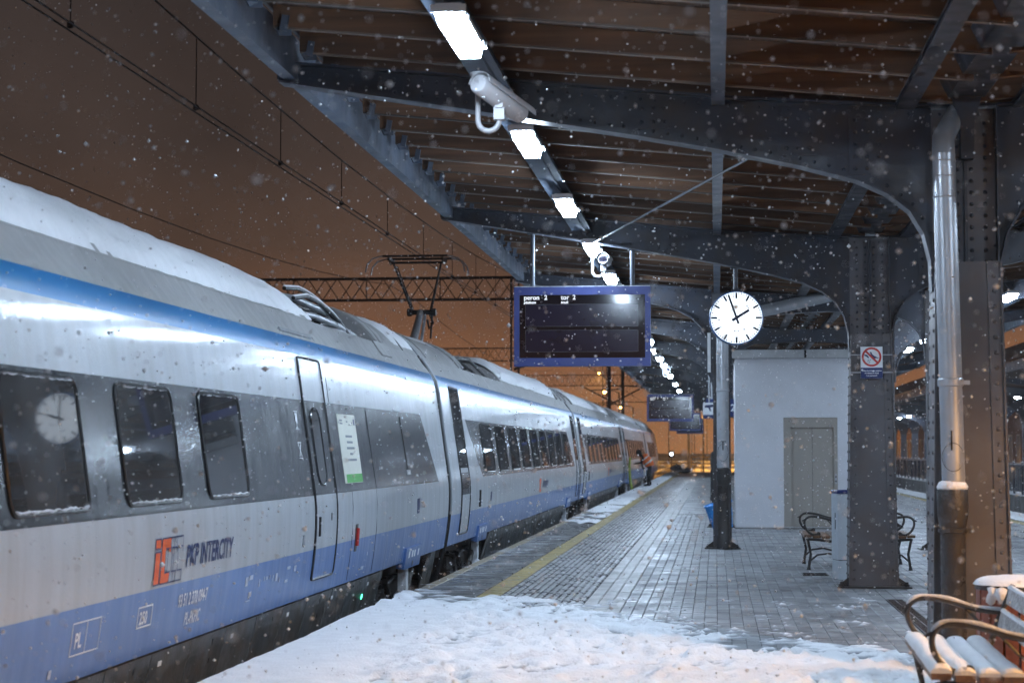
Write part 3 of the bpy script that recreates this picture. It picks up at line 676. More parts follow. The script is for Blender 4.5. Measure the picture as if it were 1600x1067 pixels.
camgrey = mat('pale_grey_camera_paint', (.36, .355, .365), .45, 0, .06, 8)
def cctv(loc, rz, pitch, label, sx=1):
    t = empty('security_camera', loc, 0, label, 'camera', 'security cameras under the canopy')
    # J bracket: down, curl, up to the housing
    path = [(0, 0, .0), (0, 0, -.30)]+[(.07-.07*math.cos(a), 0, -.30-.07*math.sin(a)) for a in np.linspace(.2, math.pi, 9)]+[(.14, 0, -.28)]
    b = MB(); b.tube(path, .018, 10); b.build('bracket', camgrey, t, smooth=40)
    b = MB(); b.lathe([(.05, -.01), (.05, .012), (.02, .02)], 14); b.build('mount_flange', camgrey, t)
    b = MB(); b.box(.105, .175, -.035, .035, -.30, -.22); b.box(.115, .165, -.05, .05, -.225, -.17); b.build('pivot', camgrey, t)
    h = empty('housing_pivot', (.15, -.02, -.07), 0, parent=t); 
    hs = MB(); hs.lathe([(.045, -.24), (.062, -.235), (.066, -.2), (.066, .26), (.058, .28), (.03, .285)], 20, axis='y'); ho = hs.build('housing', camgrey, t, (.15, .03, -.165), smooth=40)
    ho.rotation_euler = (pitch, 0, rz)
    bpy.data.objects.remove(h)
    b = MB(); b.lathe([(.05, -.245), (.045, -.246)], 18, axis='y'); b.build('lens_glass', screen, ho)
    pts = [(.082*math.cos(a), .082*math.sin(a)+.004) for a in np.linspace(.05, math.pi-.05, 13)]
    pts2 = [(.077*math.cos(a), .077*math.sin(a)+.004) for a in np.linspace(math.pi-.05, .05, 13)]
    b = MB(); b.prism(pts+pts2, lambda a, z: (a, -.30, z), lambda a, z: (a, .27, z)); b.build('sun_shield', camgrey, ho, smooth=40)
    for a in (-.6, 0, .6):
        b = MB(); b.box(-.012+a*.04, .012+a*.04, -.25, -.246, -.045, -.03); b.build('infrared_lamp', camgrey, ho)
    return t
cctv((-1.52, 12.25, 4.03), R(153), R(14), 'white tubular security camera on a hooked bracket, nearest to the viewer')
cctv((-1.50, 23.55, 4.10), R(-2), R(2), 'security camera above the large blue departure display')
cctv((-1.50, 46.0, 4.10), R(-3), R(2), 'small security camera far along the lamp row, third in the line')
cctv((-1.50, 56.0, 4.10), R(-3), R(2), 'small security camera far along the lamp row, fourth in the line')

# =================================================================== DISPLAYS, CLOCK, SIGNS
def display(y, label, texts=True):
    x0, x1, z0, z1 = -2.40, -.765, 2.60, 3.55; cx, cz = (x0+x1)/2, (z0+z1)/2; hw, hh = (x1-x0)/2, (z1-z0)/2
    t = empty('departure_display', (cx, y, cz), 0, label, 'display', 'blue departure displays hanging over the platform')
    b = MB(); fw = .065
    b.box(-hw, hw, -.08, .08, hh-.095, hh); b.box(-hw, hw, -.08, .08, -hh, -hh+.10); b.box(-hw, -hw+fw, -.08, .08, -hh+.10, hh-.095); b.box(hw-fw, hw, -.08, .08, -hh+.10, hh-.095)
    b.build('frame', blue_p, t)
    b = MB(); b.box(-hw+fw, hw-fw, -.066, .066, -hh+.10, hh-.095); s = b.build('screen', screen, t)
    for (a, c) in ((.005, .265), (-.30, -.045)):
        b = MB(); b.box(-hw+.14, hw-.15, -.068, -.0665, a, c); pn = b.build('display_row', screen2, t)
        l = MB()
        for (q0, q1, r0, r1) in ((-hw+.14, hw-.15, c, c+.003), (-hw+.14, hw-.15, a-.003, a), (-hw+.137, -hw+.14, a, c), (hw-.15, hw-.147, a, c)): l.box(q0, q1, -.0685, -.067, r0, r1)
        l.build('row_border', greyink, pn)
    if texts:
        f = lambda ox, oz: (lambda a, c: (ox+a, -.0672, oz+c))
        for (s_, ox, oz, sz, sh) in (('peron', -.70, .325, .078, 0), ('2', -.455, .325, .078, 0), ('tor', -.255, .325, .078, 0), ('2', -.115, .325, .078, 0), ('platform', -.70, .278, .042, .25), ('track', -.255, .278, .042, .25)):
            text_part('lettering', s_, f(ox, oz), text_w, t, size=sz, bold=.0012, shear=sh)
    zt = 4.0
    for px in (-.60, .60):
        X_ = cx+px; zz = np.interp(X_, [p[0] for p in LOW], [p[1] for p in LOW])-cz-.016
        b = MB(); b.tube([(px, 0, hh), (px, 0, zz)], .028, 12); b.build('hanger_post', hang, t, smooth=40)
        b = MB(); b.box(px-.06, px+.06, -.06, .06, zz-.012, zz); b.build('hanger_plate', steel, t)
        b = MB(); b.box(px-.045, px+.045, -.045, .045, hh, hh+.012); b.build('hanger_foot', steel, t)
    b = MB(); b.box(-hw+.005, hw-.005, -.075, .075, hh+.0005, hh+.012); b.build('snow_dusting', snowthin, t)
    return t
display(FY0+FS, 'large blue framed departure display reading peron 2 tor 2, nearest of the row')
display(FY0+FS*6+1.2, 'second blue departure display, much smaller behind the nearest one')
display(FY0+FS*10-.5, 'third blue departure display far down the canopy')
display(FY0+FS*12.0, 'farthest small blue departure display at the canopy end')

def clock():
    cx, y, cz = .25, FY0+FS, 3.165; r = .31
    t = empty('platform_clock', (cx, y, cz), R(2), 'round lit station clock with blue rim showing about two', 'clock')
    b = MB(); b.lathe([(r-.006, -.075), (r+.006, -.078), (r+.010, -.06), (r+.010, .06), (r+.006, .078), (r-.006, .075)], 64, axis='y'); b.build('rim', mat('clock_blue_rim', (.02, .12, .34), .35), t, smooth=30)
    for s in (-1, 1):
        b = MB(); b.lathe([(r-.005, s*.076), (r-.006, s*.0775)], 64, axis='y'); b.build('face', clockface, t)
        F = s*.079
        def P(a, rr, w_=0): # a clockwise from 12 as seen from that side
            dx = math.sin(a)*rr+math.cos(a)*w_; dz = math.cos(a)*rr-math.sin(a)*w_
            return (-s*dx, F, dz) if s > 0 else (dx, F, dz)
        for k in range(60):
            a = k*math.pi/30; big = k % 5 == 0; hw_ = .0115 if big else .0050; r0 = (r-.082) if big else (r-.034)
            b = MB(); q = [P(a, r0, -hw_), P(a, r-.010, -hw_), P(a, r-.010, hw_), P(a, r0, hw_)]
            q2 = [(v[0], v[1]+s*.002, v[2]) for v in q]; b.add(q+q2, [(0,1,2,3),(7,6,5,4),(0,4,5,1),(1,5,6,2),(2,6,7,3),(3,7,4,0)]); b.build('hour_mark' if big else 'minute_mark', clockback, t)
        for nm, a, l0, l1, hw_, off in (('hour_hand', R(58.5), -.06, .175, .0165, .003), ('minute_hand', R(341), -.075, .285, .0130, .006)):
            q = [P(a, l0, -hw_), P(a, l1, -hw_*.9), P(a, l1, hw_*.9), P(a, l0, hw_)]; q = [(v[0], v[1]+s*off, v[2]) for v in q]
            q2 = [(v[0], v[1]+s*.002, v[2]) for v in q]; b = MB(); b.add(q+q2, [(0,1,2,3),(7,6,5,4),(0,4,5,1),(1,5,6,2),(2,6,7,3),(3,7,4,0)]); b.build(nm, clockback, t)
        b = MB(); b.lathe([(.014, F+s*.002), (.012, F+s*.011)], 16, axis='y'); b.build('hand_boss', clockback, t)
        if s < 0:
            for (xa, xb, m_) in ((-.032, -.016, navy), (-.012, -.002, navy), (.002, .012, t_stripe), (.016, .034, t_white)):
                b = MB(); b.prism([(xa, -.165), (xb-.004, -.165), (xb, -.148), (xa+.004, -.148)], lambda a, z: (a, F, z), lambda a, z: (a, F-.001, z)); b.build('maker_mark', m_, t)
    zz = np.interp(cx, [p[0] for p in LOW], [p[1] for p in LOW])-cz-.016
    b = MB(); b.tube([(-.005, 0, r), (-.005, 0, zz)], .026, 12); b.build('hanger_post', hang, t, smooth=40)
    b = MB(); b.box(-.05, .04, -.04, .04, r+.004, r+.04); b.build('hanger_socket', steel, t)
    b = MB(); b.box(-.06, .05, -.06, .06, zz-.012, zz); b.build('hanger_plate', steel, t)
clock()

def bird_sign():
    xw, zc = XC-.005, 2.62; y = FY0+FS-.235
    t = empty('no_feeding_sign', (xw, y, zc), 0, 'white and navy sign forbidding bird feeding, strapped to the second column', 'sign')
    hw, hh = .127, .185
    b = MB(); b.box(-hw, hw, -.004, .004, -hh, hh); b.build('plate', white_l, t)
    b = MB(); b.box(-hw+.001, hw-.001, -.0055, -.0042, -hh+.001, -hh+.125); b.build('navy_panel', blue_d, t)
    c0 = (0, .065); ro, ri = .113, .09
    n = 40; v = []; f = []
    for k in range(n):
        a = 2*math.pi*k/n; v += [(c0[0]+ro*math.cos(a), -.006, c0[1]+ro*math.sin(a)), (c0[0]+ri*math.cos(a), -.006, c0[1]+ri*math.sin(a))]
    f = [(2*k, 2*((k+1) % n), 2*((k+1) % n)+1, 2*k+1) for k in range(n)]
    b = MB(); b.add(v, f); b.build('red_ring', red_l, t)
    bird = [(-.022, .115), (-.012, .125), (.0, .118), (.006, .098), (.03, .078), (.065, .060), (.094, .052), (.07, .050), (.05, .052), (.04, .046), (.02, .044), (.0, .058), (-.01, .08), (-.014, .108)]
    b = MB(); b.prism(bird, lambda a, z: (a, -.0062, z), lambda a, z: (a, -.0058, z)); b.build('bird', navy, t)
    hand = [(-.085, .095), (-.055, .09), (-.035, .07), (-.03, .05), (-.045, .055), (-.06, .07), (-.082, .08)]
    b = MB(); b.prism(hand, lambda a, z: (a, -.0062, z), lambda a, z: (a, -.0058, z)); b.build('hand', navy, t)
    for (a, c) in ((-.04, .03), (-.03, .02), (-.045, .012), (-.022, .005), (-.03, -.005), (-.015, .03)):
        b = MB(); b.box(a-.005, a+.005, -.0062, -.0058, c-.004, c+.004); b.build('crumb', greyink, t)
    b = MB(); b.bar((-.07, -.0068, .135), (.07, -.0068, -.005), .0008, .02, (0, 1, 0)) if False else b.prism([(-.078, .127), (-.062, .143), (.078, .003), (.062, -.013)], lambda a, z: (a, -.0072, z), lambda a, z: (a, -.0064, z)); b.build('red_bar', red_l, t)
    for s_, z in (('Zakaz karmienia ptaków', -.103), ('na obszarze stacji', -.130), ('i na peronach', -.160)):
        text_part('lettering', s_, lambda a, c, z=z: (a, -.0058, z+c), white_l, t, size=.023, bold=.0006, align='CENTER')
    for z in (.09, -.115):
        b = MB(); b.box(-.24, .24, .0045, .007, z-.006, z+.006); b.build('strap', galv, t)
bird_sign()

# hanging platform-number sign and camera sign beyond the slim column
t = empty('hanging_sign', (.30, 52, 2.75), 0, 'navy hanging platform number sign half hidden behind the slim column', 'sign')
b = MB(); b.box(-.55, .42, -.05, .05, -.25, .22); b.build('panel', blue_d, t)
text_part('lettering', '2', lambda a, c: (.10+a, -.052, -.10+c), white_l, t, size=.26, bold=.004)
text_part('lettering', ')', lambda a, c: (.26+a, -.052, -.08+c), white_l, t, size=.24, bold=.004)
b = MB(); b.tube([(.2, 0, .22), (.2, 0, 1.1)], .025, 8); b.tube([(-.4, 0, .22), (-.4, 0, 1.1)], .025, 8); b.build('hangers', galv, t)
t = empty('camera_notice', (-.17, 50.5, 2.62), 0, 'white notice with a security camera pictogram beside the slim column', 'sign')
b = MB(); b.box(-.16, .16, -.01, .01, -.2, .22); b.build('plate', white_l, t)
b = MB(); b.box(-.16, .16, -.012, -.0105, -.2, -.10); b.build('navy_panel', blue_d, t)
b = MB(); b.bar((-.10, -.0125, .10), (.11, -.0125, .15), .002, .07, (0, 1, 0)) if False else b.prism([(-.12, .09), (-.10, .15), (.10, .17), (.12, .11), (.03, .09), (.06, .0), (.02, .0), (-.02, .085)], lambda a, z: (a, -.013, z), lambda a, z: (a, -.0107, z)); b.build('pictogram', navy, t)
b = MB(); b.tube([(0, 0, .22), (0, 0, 1.25)], .02, 8); b.build('hanger', galv, t)

# =================================================================== LIFT HOUSE
t = empty('lift_house', (1.82, 39.5, 0), 0, 'white rendered lift shelter with grey steel doors', 'lift shelter')
lx0, lx1 = .40-1.82, 3.24-1.82; dx0, dx1 = 1.372-1.82, 2.458-1.82
b = MB(); b.box(lx0, dx0, 0, .25, .002, 3.47); b.box(dx1, lx1, 0, .25, .002, 3.47); b.box(dx0, dx1, 0, .25, 2.262, 3.47)
b.box(lx0, lx0+.25, .25, 3.0, .002, 3.47); b.box(lx1-.25, lx1, .25, 3.0, .002, 3.47); b.box(lx0+.25, lx1-.25, 2.75, 3.0, .002, 3.47); b.build('wall', whitewall, t)
b = MB(); b.cbox(lx0-.09, lx1+.09, -.10, 3.1, 3.471, 3.64, .01); rfx = b.build('roof_slab', mat('roof_flashing', (.48, .49, .50), .5, 0, .1, 3, dirt=(.3, .3, .3)), t)
b = MB(); b.box(-.02, .02, -.106, -.1005, 3.475, 3.63); b.build('flashing_joint', black, rfx)
fr = MB(); fr.box(dx0, dx0+.155, .03, .2, .012, 2.26); fr.box(dx1-.075, dx1, .03, .2, .012, 2.26); fr.box(dx0+.155, dx1-.075, .03, .2, 2.06, 2.26); fo = fr.build('door_frame', liftst, t)
mid = (dx0+.155+dx1-.075)/2
for (a, c) in ((dx0+.157, mid-.003), (mid+.003, dx1-.077)):
    b = MB(); b.box(a, c, .11, .15, .014, 2.058); b.build('door_leaf', liftst, t)
b = MB(); b.box(dx0+.15, dx1-.07, .151, .24, .012, 2.06); b.build('shaft_dark', black, t)
b = MB(); b.box(dx1-.058, dx1-.018, .022, .0295, .92, 1.12); cpn = b.build('call_panel', galv, t)
for z in (.97, 1.06):
    b = MB(); b.box(dx1-.05, dx1-.026, .017, .0215, z-.018, z+.018); b.build('call_button', black, cpn)
b = MB(); b.box(lx0-.02, lx1+.02, -.06, -.002, .003, .035); b.build('plinth', conc, t)
b = MB(); b.box(dx0, dx1, -.035, .03, .036, .046); b.build('threshold', galv, t)
# snow-pale cross strip in front of the lift comes with the paving

# =================================================================== BENCHES, BINS, TUB
def bench(name, loc, rz, L, label, snowy=False, group=None):
    """faces local -X, long axis local Y"""
    t = empty(name, loc, rz, label, 'bench', group)
    for e in (-L/2+.05, L/2-.05):
        f = MB()
        f.tube([(-.235, e, .006), (-.232, e, .05), (-.205, e, .22), (-.235, e, .36), (-.25, e, .425)], [.030, .020, .017, .018, .02], 8)
        f.tube([(.30, e, .006), (.285, e, .05), (.22, e, .24), (.19, e, .42), (.25, e, .60), (.335, e, .80)], [.030, .02, .018, .02, .018, .014], 8)
        f.build('leg_frame', castiron, t, smooth=50)
        f = MB(); f.tube([(-.21, e, .13), (-.12, e, .205), (.03, e, .225), (.18, e, .19), (.26, e, .12)], .013, 8); f.build('stretcher', castiron, t, smooth=50)
        f = MB(); f.tube([(-.25, e, .415), (-.1, e, .405), (.05, e, .385), (.2, e, .40)], .018, 8); f.build('seat_bearer', castiron, t, smooth=50)
        arm = [(.27, e, .635), (.12, e, .652), (-.05, e, .70), (-.20, e, .715), (-.275, e, .675), (-.285, e, .60), (-.245, e, .52), (-.175, e, .475), (-.11, e, .48)]
        # smooth the arm
        A = [Vector(p) for p in arm]; sm_ = []
        for i in range(len(A)-1):
            p0 = A[max(i-1, 0)]; p1 = A[i]; p2 = A[i+1]; p3 = A[min(i+2, len(A)-1)]
            for q in range(4):
                s = q/4; sm_.append(.5*((2*p1)+(p2-p0)*s+(2*p0-5*p1+4*p2-p3)*s*s+(3*p1-p0-3*p2+p3)*s**3))
        sm_.append(A[-1])
        f = MB(); f.tube(sm_, [.016]*len(sm_), 8); f.tube([(-.275, e, .675), (-.32, e, .655)], [.013, .009], 6); f.lathe([(.01, -.012), (.026, -.012), (.026, .012), (.01, .012)], 10, (-.10, e, .485), 'y'); f.build('armrest', castiron, t, smooth=50)
        f = MB(); f.tube([(.23, e, .50), (.14, e, .57), (.05, e, .665)], .010, 6); f.build('arm_brace', castiron, t, smooth=50)
        if snowy:
            f = MB(); k = [p for p in sm_[:19]]
            f.tube([(p.x, p.y, p.z+.016) for p in k], [.014+.003*math.sin(i) for i in range(len(k))], 6); f.build('arm_snow', snowthin, t, smooth=True)
    wood = bench_w
    for i, (x, z) in enumerate(((-.245, .437), (-.125, .428), (-.005, .421), (.115, .424))):
        b = MB(); b.cbox(x-.05, x+.05, -L/2, L/2, z, z+.036, .006); sl = b.build('seat_slat', wood, t)
        if snowy:
            n = 60; P = []
            ys = np.linspace(-L/2+.002, L/2-.002, n); tt_ = np.linspace(0, math.pi, 11)
            Y, A = np.meshgrid(ys, tt_, indexing='ij')
            thick = (.052 if i == 0 else .042 if i in (1, 3) else .040)*(1+.7*(fbm(Y*3+i*7, A*0+i, 3, 60+i)-.45))
            endt = np.clip(np.minimum(Y+L/2, L/2-Y)/.05+.25, 0, 1)**.5
            X_ = x-np.cos(A)*.056*(1+.15*(fbm(Y*6, A+3*i, 2, 70+i)-.5)); Z_ = z+.034+np.sin(A)**.75*thick*endt
            P = np.stack([X_, Y, Z_], -1); inst('snow_cap', grid_mesh('snow_cap', P, snowm), sl)
            for s in (0, n-1):
                pass
            for s in (0, -1):   # rounded snow end
                rim = P[s]; c = MB(); c.add([tuple(q) for q in rim], [tuple(range(len(rim)))]); c.build('snow_end', snowm, sl)
    for (x, z) in ((.275, .60), (.325, .735)):
        b = MB(); b.bar((x-.012, -L/2, z), (x-.012, L/2, z), .026, .10, (.25, 0, 1)); sl = b.build('back_slat', bench_f if snowy else wood, t)
        if snowy:
            n = 50; ys = np.linspace(-L/2, L/2, n); A = np.linspace(0, math.pi, 8); Y, A = np.meshgrid(ys, A, indexing='ij')
            P = np.stack([x-.0-np.cos(A)*.018, Y, z+.043+np.sin(A)*(.016+.02*(fbm(Y*4, A*0, 3, 90)-.4))], -1)
            inst('snow_cap', grid_mesh('snow_cap', P, snowm), sl)
    return t
bench('park_bench', (1.40, 10.90, 0), R(-1.5), 1.84, 'snow covered wooden bench with curled iron arms, nearest to the viewer', True, 'benches on the platform')
bench('park_bench', (1.46, 26.75, 0), 0, 1.5, 'wooden bench with curled iron arms left of the pale bin', False, 'benches on the platform')
bench('park_bench', (2.33, 26.75, 0), math.pi, 1.5, 'wooden bench peeking out to the right behind the second column', False, 'benches on the platform')

t = empty('slatted_bin', (1.93, 12.62, 0), 0, 'round litter bin of red-brown slats capped with snow', 'litter bin')
sl = MB(); sl.cbox(-.040, .040, -.012, .012, .05, .72, .003); sl_m = sl.mesh('slat', bin_w); ns = 18
for k in range(ns):
    a = 2*math.pi*k/ns; inst('slat', sl_m, t, (.265*math.sin(a), -.265*math.cos(a), 0), a)
b = MB(); b.lathe([(.245, .02), (.245, .70)], 28); b.build('liner', black, t)
for z in (.03, .715):
    b = MB(); b.lathe([(.24, z), (.285, z), (.285, z+.035), (.24, z+.035)], 32); b.build('hoop', castiron, t)
ra = np.linspace(0, 1, 14); th_ = np.linspace(0, 2*math.pi, 40); RA, TH = np.meshgrid(ra, th_, indexing='ij')
rr = .30*RA*(1+.06*(fbm(np.cos(TH)*3+5, np.sin(TH)*3+5, 3, 12)-.45)*RA); P = np.stack([rr*np.cos(TH), rr*np.sin(TH), .745+.055*np.sqrt(np.clip(1-RA**3, 0, 1))+.012*(fbm(rr*np.cos(TH)*9+4, rr*np.sin(TH)*9+4, 3, 15)-.4)], -1); P[:, -1] = P[:, 0]
inst('snow_cap', grid_mesh('snow_cap', P, snowm), t)
for k in range(7):
    a = random.uniform(math.pi*.9, math.pi*2.0); z = random.uniform(.56, .70); b = MB(); s_ = random.uniform(.02, .045)
    b.lathe([(s_*.2, -s_*1.3), (s_*.8, -s_*.7), (s_, s_*.1), (s_*.75, s_*.9), (s_*.1, s_*1.2)], 12); b.v = [(v[0]*(1+.3*math.sin(v[2]*90+k)), v[1], v[2]) for v in b.v]; b.build('snow_lump', snowm, t, (.283*math.cos(a), .283*math.sin(a), z), smooth=True)

t = empty('panel_bin', (1.67, 24.35, 0), R(10), 'tall pale grey metal bin with navy lid beside the second column', 'litter bin')
b = MB(); b.cbox(-.20, .20, -.16, .16, .004, .235, .002); b.build('base', bin_g, t)
b = MB(); b.cbox(-.205, .205, -.165, .165, .245, 1.06, .004); b.build('cabinet', bin_g, t)
b = MB(); b.box(-.195, .195, -.155, .155, .235, .245); b.build('base_gap', black, t)
b = MB(); b.cbox(-.212, .212, -.172, .172, 1.062, 1.105, .012); b.build('lid', blue_d, t)
b = MB(); b.box(-.209, -.2055, -.05, -.02, .62, .82); b.build('handle', black, t)

t = empty('blue_tub', (.14, 38.3, .003), R(20), 'bright blue plastic tub tilted behind the slim column', 'tub')
b = MB(); o = [(.20, 0), (.235, .16), (.245, .17), (.275, .36), (.30, .36), (.30, .385), (.27, .385), (.23, .17), (.19, .02)]
b.lathe(o, 24); bd = b.build('bucket', tubm, t, smooth=40); bd.rotation_euler = (R(0), R(-13), 0); bd.scale = (.98, .85, 1.35); bd.location = (0, 0, .05)
for s in (-1, 1):
    h = MB(); h.tube([(-.06, s*.29, .35), (-.05, s*.34, .33), (.05, s*.34, .33), (.06, s*.29, .35)], .012, 6); h.build('handle', tubm, bd, smooth=50)

# dark rounded post and low railing by the lift corner
t = empty('bollard', (-.06, 43.0, 0), 0, 'black round-topped post behind the slim column', 'bollard')
b = MB(); b.lathe([(.09, .003), (.09, .06), (.065, .08), (.06, 1.45), (.05, 1.53), (.02, 1.57)], 14); b.build('post', castiron, t, smooth=40)
b = MB(); b.lathe([(.07, .5), (.075, .51), (.075, .55), (.07, .56)], 14); b.build('ring', castiron, t)
t = empty('stair_railing', (.32, 44, 0), 0, 'thin dark railing between slim column and lift shelter', 'railing')
for i in range(6):
    b = MB(); b.tube([(0, i*1.2, .003), (0, i*1.2, 1.1)], .02, 6); b.build('post', castiron, t)
for z in (.5, .8, 1.1):
    b = MB(); b.tube([(0, 0, z), (0, 6, z)], .018, 6); b.build('rail', castiron, t)

# =================================================================== TRAIN
PROF = [(-.62, 1.16), (-.133, 1.262), (.107, 1.318), (.266, 1.345), (.471, 1.378), (.60, 1.394), (.728, 1.406), (.88, 1.414), (1.03, 1.415), (1.12, 1.411), (1.20, 1.402), (2.06, 1.2796), (2.30, 1.2455), (2.44, 1.224), (2.55, 1.197), (2.64, 1.157), (2.72, 1.10), (2.80, 1.035), (2.92, .955)]
PZ = np.array([p[0] for p in PROF]); PD = np.array([p[1] for p in PROF])
def dprof(z): return float(np.interp(z, PZ, PD))
def S(u, z, off=0.):
    d = dprof(z); s = (dprof(z+.03)-dprof(z-.03))/.06; n = math.hypot(1, s)
    return (d+off/n, u, z-off*s/n)
def zlevels(z0, z1, extra=()):
    zs = [z0]+[z for z in PZ if z0+.004 < z < z1-.004]+list(extra)+[z1]; return sorted(set(round(z, 4) for z in zs))
def patch(zs, ul, ur, off, th=.006):
    """plate lying on the body side; ul(z), ur(z) its ends"""
    b = MB(); n = len(zs); v = []
    for z in zs: v += [S(ul(z), z, off), S(ur(z), z, off), S(ur(z), z, off-th), S(ul(z), z, off-th)]
    f = []
    for i in range(n-1):
        a, c = 4*i, 4*i+4
        f += [(a, a+1, c+1, c), (a+1, a+2, c+2, c+1), (a+2, a+3, c+3, c+2), (a+3, a, c, c+3)]
    f += [(0, 3, 2, 1), (4*n-4, 4*n-3, 4*n-2, 4*n-1)]
    return b.add(v, f)
def rrect(u0, u1, z0, z1, r, k=5):
    zs = sorted(set([z0+r*(1-math.cos(a)) for a in np.linspace(0, math.pi/2, k)]+[z1-r*(1-math.cos(a)) for a in np.linspace(0, math.pi/2, k)]+[z for z in PZ if z0+r < z < z1-r]))
    def ins(z):
        e = min(z-z0, z1-z)
        return 0 if e >= r else r-math.sqrt(max(0, r*r-(r-e)**2))
    return zs, (lambda z: u0+ins(z)), (lambda z: u1-ins(z))
def rr_outline(u0, u1, z0, z1, r, k=5, du=0):
    pts = []
    for (cu, cz, a0) in ((u1-r, z0+r, -math.pi/2), (u1-r, z1-r, 0), (u0+r, z1-r, math.pi/2), (u0+r, z0+r, math.pi)):
        for a in np.linspace(a0, a0+math.pi/2, k): pts.append((cu+r*math.cos(a), cz+r*math.sin(a)))
    # subdivide verticals to follow the body curve
    res = []
    for i, p in enumerate(pts):
        q = pts[(i+1) % len(pts)]; res.append(p); n = int(abs(q[1]-p[1])/.12)
        for j in range(1, n): res.append((p[0]+(q[0]-p[0])*j/n, p[1]+(q[1]-p[1])*j/n))
    return res
def seam(pts, off, r, n=5, closed=True): 
    b = MB(); b.tube([S(u, z, off) for u, z in pts], r, n, closed); return b
def body_mesh(u0, u1, nose=False):
    zs = [z for z in zlevels(.255, 2.92, (.685, 2.49, 2.66))]
    loop = [(dprof(z), z) for z in zs]; full = loop+[(-d, z) for d, z in loop[::-1]]
    n = len(full); b = MB()
    us = [u0, u1] if not nose else list(np.linspace(u0, u1-7, 3))+list(u1-7+7*np.sin(np.linspace(.1, math.pi/2, 16)))
    sts = []
    for u in us:
        if not nose or u <= u1-7: sts.append([(d, u, z) for d, z in full])
        else:
            q = (u-(u1-7))/7; wsc = math.sqrt(max(.02, 1-q**2.6)); zt = 2.92-(2.92-1.0)*q**2.4
            sts.append([(d*(.15+.85*wsc), u, min(z, .255+(z-.255)*(zt-.255)/(2.92-.255))) for d, z in full])
    for i in range(len(us)-1):
        for j in range(n):
            k = (j+1) % n; z = (full[j][1]+full[k][1])/2
            b.mi = 0 if (z < .685 and j != n-1) else 1 if z < 2.49 else 2 if z < 2.66 else 3
            if j == len(loop)-1: b.mi = 3
            if j == n-1: b.mi = 4
            b.add([sts[i][j], sts[i+1][j], sts[i+1][k], sts[i][k]], [(0, 1, 2, 3)])
    b.mi = 4; b.add(sts[0], [tuple(range(n))]); b.mi = 4 if not nose else 1; b.add(sts[-1], [tuple(range(n-1, -1, -1))])
    me = b.mesh('body', [t_blue, t_white, t_stripe, t_roof, t_dark])
    bm = bmesh.new(); bm.from_mesh(me); bmesh.ops.remove_doubles(bm, verts=bm.verts, dist=1e-5); bmesh.ops.recalc_face_normals(bm, faces=bm.faces); bm.to_mesh(me); bm.free()
    me.polygons.foreach_set('use_smooth', [True]*len(me.polygons)); me.set_sharp_from_angle(angle=R(35))
    return me
ROOFP = [(.955, 2.921), (.88, 3.02), (.78, 3.12), (.62, 3.235), (.42, 3.315), (.2, 3.355), (0, 3.37)]
ROOFF = ROOFP+[(-x, z) for x, z in ROOFP[-2::-1]]
def roof_pt(t, off=0.):
    """t 0..1 over the roof arc"""
    q = t*(len(ROOFF)-1); i = min(int(q), len(ROOFF)-2); f = q-i
    a = Vector(ROOFF[i]); b = Vector(ROOFF[i+1]); p = a.lerp(b, f); d = (b-a).normalized(); n = Vector((-d.y, d.x))
    if n.y < 0: n = -n
    return (p.x+n.x*off, p.y+n.y*off)
def fairing(u0, u1, root, name='roof_fairing', m=None, sc_=1., chamf=(0, 0)):
    b = MB(); n = len(ROOFF); v = []
    us = [u0, u0+chamf[0], u1-chamf[1], u1]
    for i, u in enumerate(us):
        k = .86 if (i == 0 and chamf[0]) or (i == 3 and chamf[1]) else 1.
        for x, z in ROOFF: v.append((x*sc_, u, 2.921+(z-2.921)*k*sc_))
    f = []
    for i in range(3):
        if abs(us[i+1]-us[i]) < 1e-6: continue
        for j in range(n-1): f.append((i*n+j, (i+1)*n+j, (i+1)*n+j+1, i*n+j+1))
    f += [tuple(range(n)), tuple(3*n+j for j in range(n-1, -1, -1))]
    b.add(v, f); return b.build(name, m or t_roof, root, smooth=40)
def hoop(u, root, r=.03, m=None, x=1.):
    b = MB(); pts = [(p[0]*1.01, u, p[1]+.005) for p in ROOFF]; b.tube(pts, r, 8); return b.build('roof_hoop', m or t_roof, root, smooth=50)
